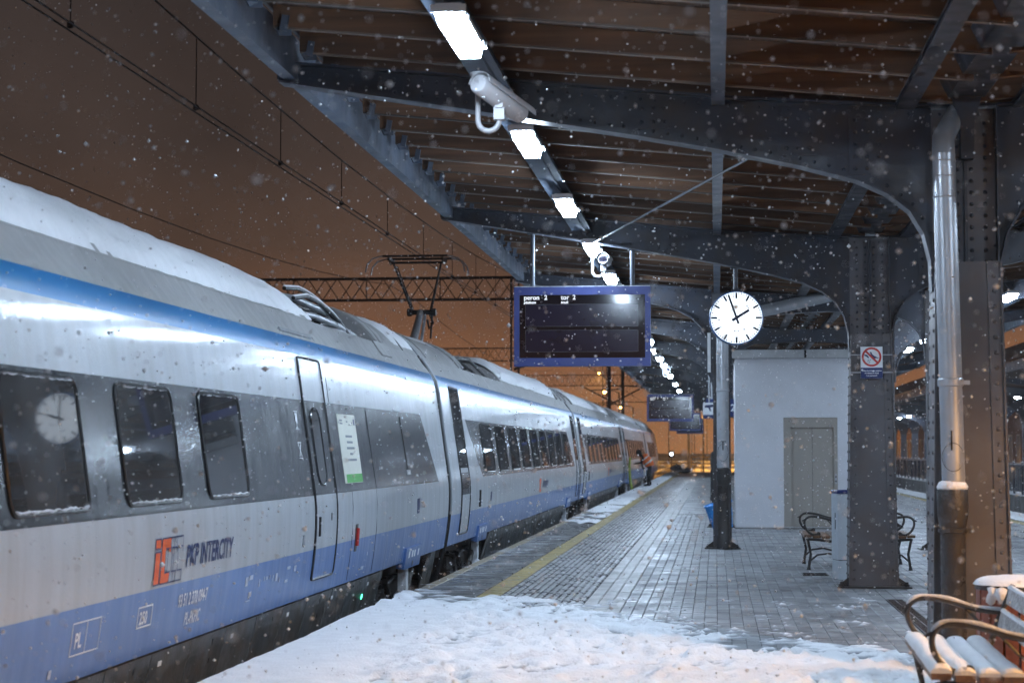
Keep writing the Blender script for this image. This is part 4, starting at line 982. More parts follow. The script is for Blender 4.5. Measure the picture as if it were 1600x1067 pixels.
def roof_snow(u0, u1, root, seed, th=.13, t0=.02, t1=.8, slant=.8):
    nu = int((u1-u0)/.09); us = np.linspace(u0, u1, nu); ts = np.linspace(t0, t1, 34)
    U, T_ = np.meshgrid(us, ts, indexing='ij')
    low = .055*(fbm(U*.9, U*0, 4, seed)-.4)+.03*(fbm(U*5, U*0, 3, seed+5)-.5)
    prof_t = np.clip((T_-t0-low)/.10, -.5, 1); ends = np.clip((u1-slant*(T_-t0)*0-U)/.5, 0, 1)*np.clip((U-u0)/.35, 0, 1)
    # end line leans: snow reaches farther at the eave
    ends = np.clip((u1-slant*(1-np.clip((T_-t0)/.35, 0, 1))*0-slant*np.clip((T_-t0)/.4, 0, 1)-U)/.35, 0, 1)*np.clip((U-u0)/.35, 0, 1)
    Hh = th*(.35+.65*np.clip((T_-t0)/.3, 0, 1))*np.sqrt(np.clip(prof_t, 0, 1))*np.sqrt(ends)*(1+.9*(fbm(U*1.3, T_*7, 4, seed+9)-.47))
    pits = np.clip(fbm(U*2.6, T_*16, 3, seed+20)-.58, 0, 1)*.30-.020*(fbm(U*6, T_*40, 2, seed+30)-.45); Hh = Hh-pits
    keep0 = Hh > .004
    P = np.zeros(U.shape+(3,)); 
    for j, t in enumerate(ts):
        a0 = roof_pt(t, 0); a1 = roof_pt(t, 1.)
        P[:, j, 0] = a0[0]+(a1[0]-a0[0])*np.clip(Hh[:, j], .001, 1); P[:, j, 1] = us; P[:, j, 2] = a0[1]+(a1[1]-a0[1])*np.clip(Hh[:, j], .001, 1)
    keep = keep0[:-1, :-1] | keep0[1:, :-1] | keep0[1:, 1:] | keep0[:-1, 1:]
    return inst('roof_snow', grid_mesh('roof_snow', P, snowm, keep), root)

def add_window(root, u0, u1, z0=1.245, z1=2.02, narrow=False):
    zs, ul, ur = rrect(u0, u1, z0, z1, .09)
    w_ = patch(zs, ul, ur, .008, .004).build('window', t_glass, root)
    seam(rr_outline(u0, u1, z0, z1, .09), .008, .013).build('gasket', black, w_, smooth=60)
    return w_
def add_band(root, pts):
    (ub0, ut0, ub1, ut1) = pts; z0, z1 = 1.182, 2.062
    patch(zlevels(z0, z1), lambda z: ub0+(ut0-ub0)*(z-z0)/(z1-z0), lambda z: ub1+(ut1-ub1)*(z-z0)/(z1-z0), .0035, .006).build('window_band', t_band, root)
def add_skirt(root, u0, u1, slant0=0., slant1=0., step=.9, end_dark=True):
    n = max(1, int(round((u1-u0)/step)))
    e = [u0+(u1-u0)*i/n for i in range(n+1)]
    zs = [-.62, -.133, .107, .235]
    cab = MB()
    for i in range(n):
        s0 = slant0 if i == 0 else .14; s1 = slant1 if i == n-1 else .14
        a, c = e[i]+.006, e[i+1]-.006
        patch(zs, lambda z: a+s0*(z+.62)/.85-s0*.5, lambda z: c+s1*(z+.62)/.85-s1*.5, -.012, .03).build('skirt_panel', t_skirt, root)
        if i % 2 == 0:
            for z, w2 in ((.16, .03), (.02, .025)):
                q = patch([z-.02, z+.02], lambda z: (a+c)/2-w2/2+.2, lambda z: (a+c)/2+w2/2+.2, -.009, .004); q.build('skirt_latch', black, root)
        else:
            q = patch([.13, .165], lambda z: a+.25, lambda z: a+.33, -.009, .003); q.build('skirt_mark', white_l, root)
    b = MB(); b.box(-1.1, 1.20, u0+.1, u1-.1, -.55, .25); b.build('underframe_box', t_dark, root)
def add_bogie(root, uc, box_u=None):
    t_ = root
    for du in (-1.15, 1.15):
        for sx in (.78, -.78):
            b = MB(); b.lathe([(.10, .5), (.44, .5), (.46, .49), (.46, .37), (.40, .37), (.36, .42), (.12, .42), (.10, .36)], 28, (0, 0, 0), 'x'); 
            b.v = [((v[0]-.43)*(1 if sx > 0 else -1)+sx, v[1]+uc+du, v[2]-.35) for v in b.v]; b.build('wheel', t_bogie, t_, smooth=40)
        b = MB(); b.box(.95, 1.16, uc+du-.16, uc+du+.16, -.47, -.17); b.build('axle_box', t_bogie, t_)
        b = MB(); 
        pts = [(1.06+.075*math.cos(a), uc+du+.26*np.sign(-du)+.075*math.sin(a), -.18+a*.0085) for a in np.linspace(0, 2*math.pi*5, 60)]
        b.tube(pts, .016, 6); b.build('coil_spring', t_bogie, t_)
    b = MB(); b.box(.93, 1.13, uc-1.5, uc+1.5, -.16, .02); b.box(-1.1, 1.1, uc-.2, uc+.2, -.14, .06); b.box(.96, 1.12, uc-.5, uc+.5, -.32, -.16); b.build('bogie_frame', t_bogie, t_)
    for q in ((uc-.9, .05, uc-.3, -.3), (uc+.2, -.35, uc+1.0, .08)):
        b = MB(); b.tube([(1.2, q[0], q[1]), (1.2, q[2], q[3])], .035, 8); b.tube([(1.2, q[0]*.6+q[2]*.4, q[1]*.6+q[3]*.4), (1.2, q[2], q[3])], .05, 8); b.build('damper', t_bogie, t_, smooth=40)
    b = MB(); b.tube([(1.16, uc-1.6, .1), (1.17, uc-.8, -.02), (1.16, uc, .05), (1.15, uc+.9, -.05), (1.1, uc+1.6, .12)], .022, 6); b.build('air_hose', black, t_)
    b = MB(); b.box(-1.15, 1.05, uc-2.1, uc+2.1, .05, .25); b.build('underframe', t_dark, t_)
    b = MB(); b.box(-1.25, -1.2, uc-2.1, uc+2.1, -.6, .25); b.build('far_skirt', t_dark, t_)
    if box_u:
        bb = patch([.17, .266, .42], lambda z: box_u, lambda z: box_u+1.2, .03, .10).build('equipment_cover', t_blue, t_)
        for k in (.2, .45, .62, .9):
            patch([.30, .38], lambda z: box_u+k, lambda z: box_u+k+.08, .033, .003).build('cover_mark', white_l, bb)
        patch([.19, .25], lambda z: box_u+.55, lambda z: box_u+.63, .033, .003).build('cover_latch', black, bb)
        b = MB(); b.box(1.2, 1.3, box_u+.5, box_u+.7, -.12, .16); b.lathe([(.03, -.35), (.11, -.33), (.13, -.2), (.06, -.12)], 10, (1.24, box_u+.6, 0)); b.build('snowy_bracket', snowthin, t_)
def gangway(root, u):
    b = MB(); zs = list(np.linspace(-.3, 2.9, 20)); loop = [(dprof(z)-.035, z) for z in zs]+[(x*.96, z-.03) for x, z in ROOFF]+[(-dprof(z)+.035, z) for z in zs[::-1]]
    n = len(loop)
    v = [(x, u-.02, z) for x, z in loop]+[(x, u+.28, z) for x, z in loop]
    b.add(v, [(j, j+1, n+j+1, n+j) for j in range(n-1)]); b.build('gangway_bellows', black, root, smooth=40)
    b = MB(); b.tube([(x+.02*np.sign(x), u+.0, z) for x, z in loop[1:]], .032, 6); b.build('gangway_seal', black, root, smooth=50)
    b = MB(); b.tube([(x+.035*np.sign(x), u+.26, z) for x, z in loop[6:-6]], .022, 6); b.build('gangway_edge', t_white, root, smooth=50)

LC = 25.74
def make_door(root, u0, u1):
    z0, z1 = .405, 2.465
    zs, ul, ur = rrect(u0+.006, u1-.006, z0, z1, .05)
    zs2 = [z for z in zs if z <= 1.182]+[1.182]; zs3 = [1.182]+[z for z in zs if 1.182 < z < 2.062]+[2.062]; zs4 = [2.062]+[z for z in zs if z > 2.062]
    zlo = sorted(set([z for z in zs2 if z < .685]+[.685])); zmid = sorted(set([.685]+[z for z in zs2 if z > .685]))
    d = patch(zmid, ul, ur, .006, .006).build('door', t_white, root)
    patch(zlo, ul, ur, .006, .006).build('door_foot', t_blue, d); patch(sorted(set(zs3)), ul, ur, .0075, .006).build('door_band', t_band, d); patch(sorted(set(zs4)), ul, ur, .006, .006).build('door_head', t_white, d)
    seam(rr_outline(u0, u1, z0, z1, .05), .006, .013).build('door_seal', black, d, smooth=60)
    uw0, uw1 = u0+.24, u0+.64
    zs, ul, ur = rrect(uw0, uw1, 1.27, 1.99, .15); w_ = patch(zs, ul, ur, .011, .004).build('door_window', t_glass, d)
    seam(rr_outline(uw0, uw1, 1.27, 1.99, .15), .009, .010).build('gasket', t_band, w_, smooth=60)
    seam([(u0+.16, .80), (u0+.16, .98)], .012, .014, 6, False).build('handle', black, d)
    q = patch([.93, .965, 1.0], lambda z: u0+.72, lambda z: u0+.76, .009, .004); q.build('lock', black, d)
    return d

# ---------------- car 1: the near coach with lettering
U1 = .72
c1 = empty('train_car', (CXT, U1, 0), 0, 'nearest train car, snow on its roof, lettered PKP INTERCITY', 'train car', 'cars of the white and blue train')
inst('body', body_mesh(0, LC), c1)
add_band(c1, (.4, .4, 25.5-U1, 24.62-U1))
for a, c in ((2.05, 3.3), (4.0, 5.25), (5.95, 7.2), (7.9, 9.15), (9.82, 11.1), (11.85, 13.1), (13.82, 15.02)):
    w_ = add_window(c1, a-U1, c-U1)
    for (zz, e0, e1, amp) in ((1.262, .06, .04, .011), (2.012, .09, .05, .007)):
        pts = [(a-U1+e0+(c-a-e0-e1)*q/26, zz+random.uniform(-.006, .006)) for q in range(27)]
        fr_ = MB(); fr_.tube([S(u, z, .012) for u, z in pts], [amp*random.uniform(.25, 1.1) for q in pts], 5); fr_.build('frost', snowthin, w_, smooth=True)
make_door(c1, 17.50-U1, 18.50-U1)
# dark flush pane near the slanted end of the band
zs, ul, ur = rrect(20.9-U1, 24.2-U1, 1.30, 1.99, .03)
patch(zs, ul, ur, .008, .004).build('blank_pane', t_glass, c1) if False else None
seam([(23.05-U1, 1.30), (22.95-U1, 2.0)], .004, .006, 4, False).build('band_seam', black, c1)
seam([(20.75-U1, 1.19), (20.72-U1, 1.6), (20.7-U1, 2.05)], .004, .004, 4, False).build('band_seam', black, c1)
q = patch([1.30, 1.33, 1.36], lambda z: 22.95-U1, lambda z: 23.2-U1, .014, .012); q.build('grab_step', t_white, c1)
# water runs and dark streaks
# poster
pz0, pz1 = 1.265, 1.965; pu0, pu1 = 19.03-U1, 19.99-U1
po = patch(zlevels(pz0, pz1), lambda z: pu0, lambda z: pu1, .0075, .003).build('poster', paper, c1)
patch([1.27, 1.355], lambda z: pu0+.10, lambda z: pu1-.01, .0105, .002).build('green_block', green_l, po)
for (z, a, c) in ((1.74, .32, .66), (1.68, .36, .66), (1.62, .32, .72), (1.56, .45, .58), (1.50, .30, .76)):
    patch([z-.011, z+.011], lambda zz: pu0+a, lambda zz: pu0+c, .0105, .002).build('print_line', greyink, po)
for (a, c, z) in ((.03, .07, 1.88), (.1, .24, 1.90), (.1, .24, 1.87), (.45, .52, 1.89), (.72, .76, 1.88)): patch([z-.008, z+.008], lambda zz: pu0+a, lambda zz: pu0+c, .0105, .002).build('print_line', greyink, po)
patch([1.86, 1.92], lambda zz: pu0+.83, lambda zz: pu0+.9, .0105, .002).build('print_mark', navy, po)
def onbody(u, z, off=.005): return lambda a, b: S(u+a, z+b, off)
text_part('lettering', 'PKP INTERCITY', onbody(13.14-U1, .795), navy, c1, size=.205, bold=.006, shear=.18, sx=.92)
text_part('lettering', '93 51 2 370 094-7', onbody(13.04-U1, .515), white_l, c1, size=.125, bold=.003, sx=.82)
text_part('lettering', 'PL-PKPIC', onbody(13.26-U1, .375), white_l, c1, size=.125, bold=.003, sx=.82)
text_part('lettering', '250', onbody(12.15-U1, .475), white_l, c1, size=.115, bold=.003, sx=1.0)
text_part('lettering', 'PL', onbody(10.90-U1, .45), white_l, c1, size=.125, bold=.003, sx=1.0)
def frame_mark(u0, u1, z0, z1, w_=.010, m=None):
    for (a, c, d, e) in ((u0, u1, z0, z0+w_), (u0, u1, z1-w_, z1), (u0, u0+w_, z0+w_, z1-w_), (u1-w_, u1, z0+w_, z1-w_)): patch([d, e], lambda z: a, lambda z: c, .005, .002).build('marking', m or white_l, c1)
frame_mark(12.11-U1, 12.43-U1, .45, .59); frame_mark(10.84-U1, 11.36-U1, .405, .60, .007); patch([.41, .595], lambda z: 11.10-U1, lambda z: 11.107-U1, .005, .002).build('marking', white_l, c1)
# logo: slanted i and C in orange, then outlined C shapes
def logo():
    z0, z1 = .715, 1.005; u0 = 12.36-U1; sh = .28
    def m_(a, b): return S(u0+a+(b-z0)*sh*.45, b, .006)
    def poly(name, pts, m):
        b = MB(); n = len(pts); b.add([m_(a, c) for a, c in pts], [tuple(range(n))]); me = bpy.data.meshes.new(name); me.from_pydata(b.v, [], b.f); me.materials.append(m); return inst(name, me, c1)
    def rect(name, a, c, d, e, m): poly(name, [(a, d), (c, d), (c, e), (a, e)], m)
    rect('logo_letter', .015, .125, z0, z0+.205, orange); rect('logo_letter', .015, .125, z0+.235, z1, orange)
    for i, a in enumerate((.165, .315, .46)):
        W = .20; w_ = .085
        if i == 0:
            rect('logo_letter', a, a+w_, z0, z1, orange); rect('logo_letter', a+w_, a+W, z0, z0+.06, orange); rect('logo_letter', a+w_, a+W, z1-.06, z1, orange)
            rect('logo_letter', a+W-.05, a+W, z1-.09, z1-.06, orange)
        t_ = .010
        for (p, q, r, s) in ((a-t_, a, z0-t_, z1+t_), (a, a+W, z1, z1+t_), (a, a+W, z0-t_, z0), (a+W, a+W+t_, z0-t_, z0+.07), (a+W, a+W+t_, z1-.10, z1+t_), (a+w_, a+w_+t_, z0+.06, z1-.06), (a+w_, a+W, z0+.06, z0+.06+t_), (a+w_, a+W, z1-.06-t_, z1-.06)):
            rect('logo_outline', p, q, r, s, navy)
    for (p, q, r, s) in ((.005, .015, z0-.01, z0+.215), (.125, .135, z0-.01, z0+.215), (.015, .125, z0-.01, z0), (.015, .125, z0+.205, z0+.215), (.005, .015, z0+.225, z1+.01), (.125, .135, z0+.225, z1+.01), (.015, .125, z1, z1+.01), (.015, .125, z0+.225, z0+.235)): rect('logo_outline', p, q, r, s, navy)
logo()
# small white markings on the blue band, handles, holes
for (u, z, w_, h) in ((14.95, .56, .10, .10), (15.06, .585, .16, .05), (15.1, .45, .12, .06), (15.03, .40, .18, .012), (15.42, .52, .03, .09), (15.58, .545, .03, .05), (15.66, .545, .06, .035), (15.78, .545, .03, .05), (15.9, .53, .03, .07), (16.0, .53, .09, .09), (16.15, .50, .03, .06), (16.42, .58, .16, .035), (16.38, .47, .14, .035), (16.70, .56, .12, .07), (20.3, .50, .05, .05), (20.05, .36, .2, .05), (10.52, .34, .06, .07)):
    u -= U1; patch([z-h*.36, z+h*.36], lambda q: u, lambda q: u+w_*.8, .005, .002).build('marking', faded, c1)
q = patch(zlevels(.56, .84), lambda z: 19.53-U1, lambda z: 19.66-U1, .004, .003); rh = q.build('recess', black, c1)
seam([(19.59-U1, .62), (19.59-U1, .80)], .012, .022, 6, False).build('red_handle', red_l, rh)
q = patch([.74, .84], lambda z: 16.98-U1, lambda z: 17.06-U1, .005, .004); q.build('call_box', greyink, c1)
q = patch(zlevels(.82, 1.0), lambda z: 23.60-U1, lambda z: 23.78-U1, .005, .003); q.build('wheelchair_mark', navy, c1)
# pictograms by the door: glass (top) and crossed luggage mark
def mark(pts, u, z): 
    b = MB(); b.add([S(u+a*.85, z+c*.56, .0075) for a, c in pts], [tuple(range(len(pts)))]); me = bpy.data.meshes.new('pictogram'); me.from_pydata(b.v, [], b.f); me.materials.append(white_l); return inst('pictogram', me, c1)
uu = 17.12-U1
for p in ([(-.09, .30), (.09, .30), (.09, .288), (-.09, .288)], [(-.05, .27), (.05, .27), (.05, .14), (0, .09), (-.05, .14)], [(-.012, .09), (.012, .09), (.012, .02), (-.012, .02)], [(-.06, .02), (.06, .02), (.03, .045), (-.03, .045)], [(-.09, 0), (.09, 0), (.09, .012), (-.09, .012)]): mark(p, uu, 1.785)
for p in ([(-.09, .26), (.09, .26), (.09, .248), (-.09, .248)], [(-.07, .23), (-.045, .23), (.07, .03), (.045, .03)], [(.045, .23), (.07, .23), (-.045, .03), (-.07, .03)], [(-.09, 0), (.09, 0), (.09, .012), (-.09, .012)]): mark(p, uu, 1.525)
# door-head rain gutter
b = patch([2.69, 2.72], lambda z: 17.25-U1, lambda z: 18.6-U1, .02, .02); b.build('rain_gutter', t_white, c1)
# body panel seams (vertical)
for u in (19.35, 20.75): seam([(u-U1, z) for z in (.28, .471, .728, 1.03, 1.18)], .001, .003, 4, False).build('panel_seam', black, c1)
seam([(18.75-U1, 2.07), (18.75-U1, 2.3), (18.76-U1, 2.6), (18.76-U1, 2.72)], .001, .003, 4, False).build('panel_seam', black, c1)
add_skirt(c1, 1.0, 21.45-U1, 0, .35, .98)
green = emit('green_indicator', (.05, 1, .45), 6); patch([.0, .05], lambda z: 20.5-U1, lambda z: 20.54-U1, -.006, .006).build('green_lamp', green, c1)
add_bogie(c1, 23.4-U1, 22.92-U1)
patch([-.62, -.133, .107, .262, .36], lambda z: 25.25-U1+.35*(z+.6)/.9-.2, lambda z: 25.75-U1, -.012, .05).build('end_fin', t_skirt, c1)
fairing(0, 19.45-U1, c1, chamf=(0, .35)); roof_snow(.1, 19.62-U1, c1, 101, .075, .015, .85, 1.3)
fairing(23.1-U1, LC, c1); hoop(23.15-U1, c1); hoop(23.55-U1, c1); hoop(25.2-U1, c1, .012)
b = patch([2.74, 2.80, 2.92], lambda z: 22.9-U1, lambda z: 23.6-U1, .02, .03); b.build('roof_foot', t_roof, c1)
roof_snow(24.7-U1, LC+.02, c1, 131, .05, .05, .8, .0)
# roof equipment in the open bay: pipes, cable loops, boxes, insulators
for k, (x, z, r_) in enumerate(((.80, 3.02, .035), (.68, 3.10, .03), (.60, 3.20, .045), (.45, 3.16, .05), (.3, 3.25, .03), (.1, 3.3, .03))):
    b = MB(); b.tube([(x, 19.2-U1, z-.02), (x, 20.2-U1, z+.02), (x, 21.6-U1, z), (x-.05, 22.9-U1, z-.05)], r_, 8); b.build('roof_pipe', t_bogie if k % 2 else galv, c1, smooth=50)
for k in range(2):
    b = MB(); pts = [(.78-.14*k, 19.35+.2*k-U1, 3.16+.12*k)]+[(.80-.14*k, 19.9+a*2.4+.2*k-U1, 3.22+.10*k-.27*a*a) for a in np.linspace(0, 1, 8)]; b.tube(pts, .022, 8); b.build('cable_loop', black, c1, smooth=50)
    b = MB(); b.tube([(p[0], p[1], p[2]+.02) for p in pts[:-2]], .018, 6); b.build('cable_snow', snowm, c1, smooth=True)
for y in (20.3, 20.75):
    b = MB(); b.lathe([(.05, 2.93), (.08, 2.95), (.05, 2.98), (.08, 3.01), (.05, 3.04), (.08, 3.07), (.05, 3.10)], 12, (.74, y-U1, 0)); b.build('insulator', t_bogie, c1, smooth=40)
b = MB(); b.box(-.6, .5, 20.9-U1, 22.6-U1, 2.925, 3.12); b.build('equipment_box', t_roof, c1)
roof_l = MB(); roof_l.lathe([(.5, 2.93), (.45, 3.02), (.3, 3.10), (.05, 3.13)], 16, (.35, 21.9-U1, 0)); roof_l.v = [(v[0], (v[1]-21.9+U1)*1.8+21.9-U1, v[2]) for v in roof_l.v]; roof_l.build('bay_snow', snowthin, c1, smooth=True)
gangway(c1, LC)

# ---------------- intermediate cars
def mid_car(u0, label, panto=False):
    c = empty('train_car', (CXT, u0, 0), 0, label, 'train car', 'cars of the white and blue train')
    inst('body', body_mesh(0, LC), c)
    add_band(c, (3.70, 2.42, 23.70, 22.52))
    for k in range(9): add_window(c, 4.15+k*2.08, 4.15+k*2.08+1.36)
    add_window(c, 2.98, 3.55, 1.45, 2.0) if False else None
    # entrance: dark narrow door
    zs, ul, ur = rrect(1.06, 1.96, 1.34, 2.50, .03); patch(zs, ul, ur, .005, .005).build('door_pane', t_glass, c)
    zs, ul, ur = rrect(1.06, 1.96, .40, 1.33, .03); dl = patch(zs, ul, ur, .005, .005).build('door', t_white, c)
    patch(zlevels(.95, 1.27), lambda z: 1.12, lambda z: 1.9, .008, .003).build('door_hatch', t_band, dl)
    seam(rr_outline(1.04, 1.98, .38, 2.52, .04), .004, .014).build('door_seal', black, dl, smooth=60)
    for u in (24.35,): 
        zs, ul, ur = rrect(u, u+.85, 1.34, 2.50, .03); patch(zs, ul, ur, .005, .005).build('door_pane', t_glass, c)
        seam(rr_outline(u-.02, u+.87, .38, 2.52, .04), .004, .012).build('door_seal', black, c, smooth=60)
    seam([(3.2, .72), (3.2, .98)], .008, .022, 6, False).build('door_handle', black, c)
    patch(zlevels(.78, .92), lambda z: 4.7, lambda z: 4.85, .005, .003).build('wheelchair_mark', navy, c)
    text_part('lettering', 'PKP INTERCITY', lambda a, b: S(14.3+a, .80+b, .005), navy, c, size=.205, bold=.006, shear=.18, sx=.92)
    for a in (13.5, 13.7): 
        for (p, q, r_, s) in ((a, a+.10, .72, 1.0), (a, a+.17, .94, 1.0), (a, a+.17, .72, .78)): patch([r_, s], lambda z: p, lambda z: q, .005, .002).build('logo_letter', orange, c)
    add_skirt(c, 5.0, 20.7, .35, .35, .95)
    add_bogie(c, 3.0, 3.3); add_bogie(c, 22.7, 21.4)
    fairing(0, 4.6 if panto else 2.4, c); hoop(.5, c, .012)
    if panto:
        hoop(4.1, c); hoop(4.5, c)
        fairing(10.2, 23.2, c, chamf=(1.2, .3)); roof_snow(10.3, 23.2, c, 205, .10, .02, .85, .0)
        b = MB(); b.box(-.55, .55, 5.0, 9.6, 2.925, 3.02); b.build('pantograph_deck', t_roof, c)
        roof_snow(2.0, 4.0, c, 260, .05, .25, .8, 0)
        for k, x in enumerate((.75, .6)):
            b = MB(); b.tube([(x, 4.7, 3.1), (x+.05, 6.5, 3.18-.04*k), (x, 8.4, 3.08), (x-.05, 10, 3.0)], .03, 8); b.build('roof_pipe', t_bogie, c, smooth=50)
        for y in (5.6, 6.8, 8.0):
            b = MB(); b.lathe([(.06, 2.93), (.09, 2.96), (.06, 2.99), (.09, 3.02), (.06, 3.05), (.09, 3.08), (.05, 3.11)], 12, (.5, y, 0)); b.build('insulator', t_bogie, c, smooth=40)
    else:
        fairing(2.9, 22.6, c, chamf=(.3, .3)); roof_snow(2.95, 22.6, c, 300, .09, .03, .85, .0); hoop(2.6, c); hoop(22.9, c)
    fairing(23.4, LC, c); hoop(23.45, c); hoop(24.9, c, .012); roof_snow(23.5, LC, c, 330, .04, .15, .8, 0)
    gangway(c, LC)
    return c
c2 = mid_car(U1+26.01, 'second train car from the viewer, under the raised pantograph', True)
c3 = mid_car(U1+52.02, 'third train car from the viewer, just before the worker')
c4 = copy_tree(c3); c4.location.y = U1+78.03; c4['label'] = 'fourth train car, the one beside the worker in orange vest'
c5 = empty('train_car', (CXT, U1+104.04, 0), 0, 'far end car of the train with rounded nose', 'train car', 'cars of the white and blue train')
inst('body', body_mesh(0, 25.5, True), c5)
add_band(c5, (3.70, 2.42, 15.7, 14.9))
for k in range(5): add_window(c5, 4.15+k*2.08, 4.15+k*2.08+1.36)
add_skirt(c5, 5.0, 14, .35, .35, .95); add_bogie(c5, 3.0, 3.3)
fairing(0, 17.5, c5, chamf=(0, 2.5)); roof_snow(.5, 15.5, c5, 400, .08, .03, .85, 0)

# ---------------- pantograph (stands on the second car)
t = empty('pantograph', (CXT, 32.6, 3.02), 0, 'raised pantograph on the roof of the second train car', 'pantograph')
HZ = 4.93-3.02
b = MB(); b.tube([(-.02, -.75, .12), (-.02, .5, .98)], [.085, .06], 10); b.tube([(.14, -.7, .12), (.06, .5, .92)], [.03, .025], 8); b.build('lower_arm', galv, t, smooth=40)
b = MB(); b.tube([(-.22, .5, .98), (.22, .5, .98)], .045, 10); b.lathe([(.03, -.26), (.07, -.25), (.07, -.17), (.03, -.16)], 10, (0, .5, .98), 'x'); b.lathe([(.03, .16), (.07, .17), (.07, .25), (.03, .26)], 10, (0, .5, .98), 'x'); b.build('knee_joint', t_bogie, t, smooth=40)
for s in (-1, 1):
    b = MB(); b.tube([(s*.16, .5, 1.0), (s*.42, -.02, HZ-.10)], [.026, .018], 8); b.build('upper_arm', t_bogie, t, smooth=40)
b = MB(); b.tube([(-.15, .48, 1.05), (-.36, .04, HZ-.16)], .010, 6); b.tube([(.2, .45, 1.0), (.1, .9, .55), (.16, .62, .85)], .018, 6); b.tube([(.14, .52, .95), (.19, .6, .8), (.12, .58, .7), (.1, .5, .85)], .02, 6); b.build('guide_rods', black, t)
for dy in (-.26, .26):
    b = MB(); pts = [(-.86, dy, HZ-.30), (-.83, dy, HZ-.16), (-.74, dy, HZ-.06), (-.60, dy, HZ-.02), (-.5, dy, HZ-.012)]; b.tube(pts, .014, 6); b.build('horn', galv, t, smooth=50); b = MB(); b.tube([(-p[0], p[1], p[2]) for p in pts], .014, 6); b.build('horn', galv, t, smooth=50)
    b = MB(); b.box(-.56, .56, dy-.03, dy+.03, HZ-.035, HZ-.002); b.build('contact_strip', t_bogie, t)
for x in (-.46, .46):
    b = MB(); b.box(x-.02, x+.02, -.26, .26, HZ-.09, HZ-.04); b.tube([(x, -.2, HZ-.09), (x, 0, HZ-.14), (x, .2, HZ-.09)], .012, 6); b.build('head_spring', t_bogie, t)
b = MB(); b.tube([(-.45, -.02, HZ-.11), (.45, -.02, HZ-.11)], .02, 8); b.build('cross_tube', t_bogie, t)
b = MB(); b.box(-.45, .45, -1.2, -.5, -.0, .12); b.build('base_frame', t_bogie, t)

# =================================================================== OVERHEAD LINE
def wires(xc, label, zc=4.95, y0=-20, y1=330, droppers=True):
    t = empty('overhead_wires', (xc, y0, zc), 0, label, 'overhead line', 'overhead lines')
    for dx in (-.05, .05):
        b = MB(); b.tube([(dx, 0, .012), (dx, y1-y0, .012)], .0085, 5); b.build('contact_wire', wire, t)
    m = MB(); pts = []
    for i in range(70):
        y = (y1-y0)*i/69; ph = ((y+y0-58) % 60)/60; pts.append((0, y, .62+1.05*(2*ph-1)**2))
    m.tube(pts, .010, 5); m.build('messenger_wire', wire, t)
    if droppers:
        d = y0+1.2
        while d < 120:
            y = d-y0; ph = ((d-58) % 60)/60; h = .62+1.05*(2*ph-1)**2
            b = MB(); b.tube([(0, y, .03), (0, y, h)], .006, 4); b.lathe([(.01, 0), (.03, .01), (.03, .05), (.01, .06)], 6, (0, y, .0)); b.build('dropper', wire, t)
            d += 3.72
wires(CXT, 'catenary wires above the train touching the pantograph')
wires(CXT-4.5, 'thin catenary wires above the track beyond the train', 4.95, -20, 330, False)
gal = mat('weathered_mast_steel', (.055, .05, .046), .6, .2, .3, 3, bump=.2)
def portal(y, x0, x1, zt, label, dep=.72, masts=(True, True), bays=.62):
    t = empty('catenary_portal', (x1, y, -1.05), 0, label, 'catenary portal', 'catenary portals over the tracks')
    L_ = x1-x0; zt = zt+1.05; zb = zt-dep
    for z in (zt, zb):
        for dy in (-.25, .25):
            b = MB(); b.bar((-L_, dy, z), (0, dy, z), .07, .07); b.build('chord', gal, t)
    n = int(L_/bays); dg = MB(); dg.bar((0, -.25, zb), (-bays, -.25, zt), .035, .035); dm = dg.mesh('brace', gal)
    dg = MB(); dg.bar((0, -.25, zt), (-bays, -.25, zb), .035, .035); dm2 = dg.mesh('brace', gal)
    for i in range(n): inst('brace', dm if i % 2 else dm2, t, (-i*bays, 0, 0)); inst('brace', dm2 if i % 2 else dm, t, (-i*bays, .5, 0))
    for i in range(0, n, 5):
        b = MB(); b.bar((-i*bays, -.25, zb), (-i*bays, -.25, zt), .04, .04); b.build('brace', gal, t)
    for k, mm in enumerate(masts):
        if not mm: continue
        xx = -L_ if k == 0 else 0
        for dx in (-.16, .16):
            b = MB(); b.bar((xx+dx, 0, 0), (xx+dx, 0, zt), .06, .22, (0, 1, 0)); b.build('mast_leg', gal, t)
        for j in range(int(zt/.5)):
            b = MB(); s = 1 if j % 2 else -1; b.bar((xx-.16*s, -.1, j*.5), (xx+.16*s, -.1, j*.5+.5), .03, .03); b.build('mast_lacing', gal, t)
    return t
portal(79, -32, -8.25, 8.75, 'nearest lattice portal spanning the tracks behind the pantograph', .9)
portal(150, -34, -8.6, 9.6, 'second lattice portal, beyond the end of the train', 1.0)
portal(215, -40, -2.5, 10.0, 'farthest lattice portal near the orange street lamps', 1.2)
def cantilever(x, y, zt, s, label, mast=True):
    """mast with diagonal bracket, s = side the arm reaches to"""
    t = empty('catenary_mast', (x, y, -1.05), 0, label, 'catenary mast', 'masts of the overhead line')
    if mast:
        b = MB(); b.bar((0, 0, 0), (0, 0, zt+1.05), .24, .24, (0, 1, 0)); b.build('mast', gal, t)
    z = 5.1+1.05
    b = MB(); b.tube([(0, 0, z-.2), (s*3.3, 0, z+1.5)], .055, 8); b.build('bracket_tube', gal, t)
    b = MB(); b.tube([(0, 0, z+1.2), (s*2.6, 0, z+1.1)], .04, 8); b.tube([(s*.5, 0, z), (s*3.3, 0, z-.02)], .03, 8); b.build('stay_tube', gal, t)
    for a, zz in ((.3, z-.05), (.3, z+1.19)):
        b = MB(); b.lathe([(.05, -.15), (.09, -.1), (.05, -.05), (.09, 0), (.05, .05), (.09, .1), (.05, .15)], 10, (s*a, 0, zz), 'x'); b.build('insulator', t_bogie, t, smooth=40)
    return t
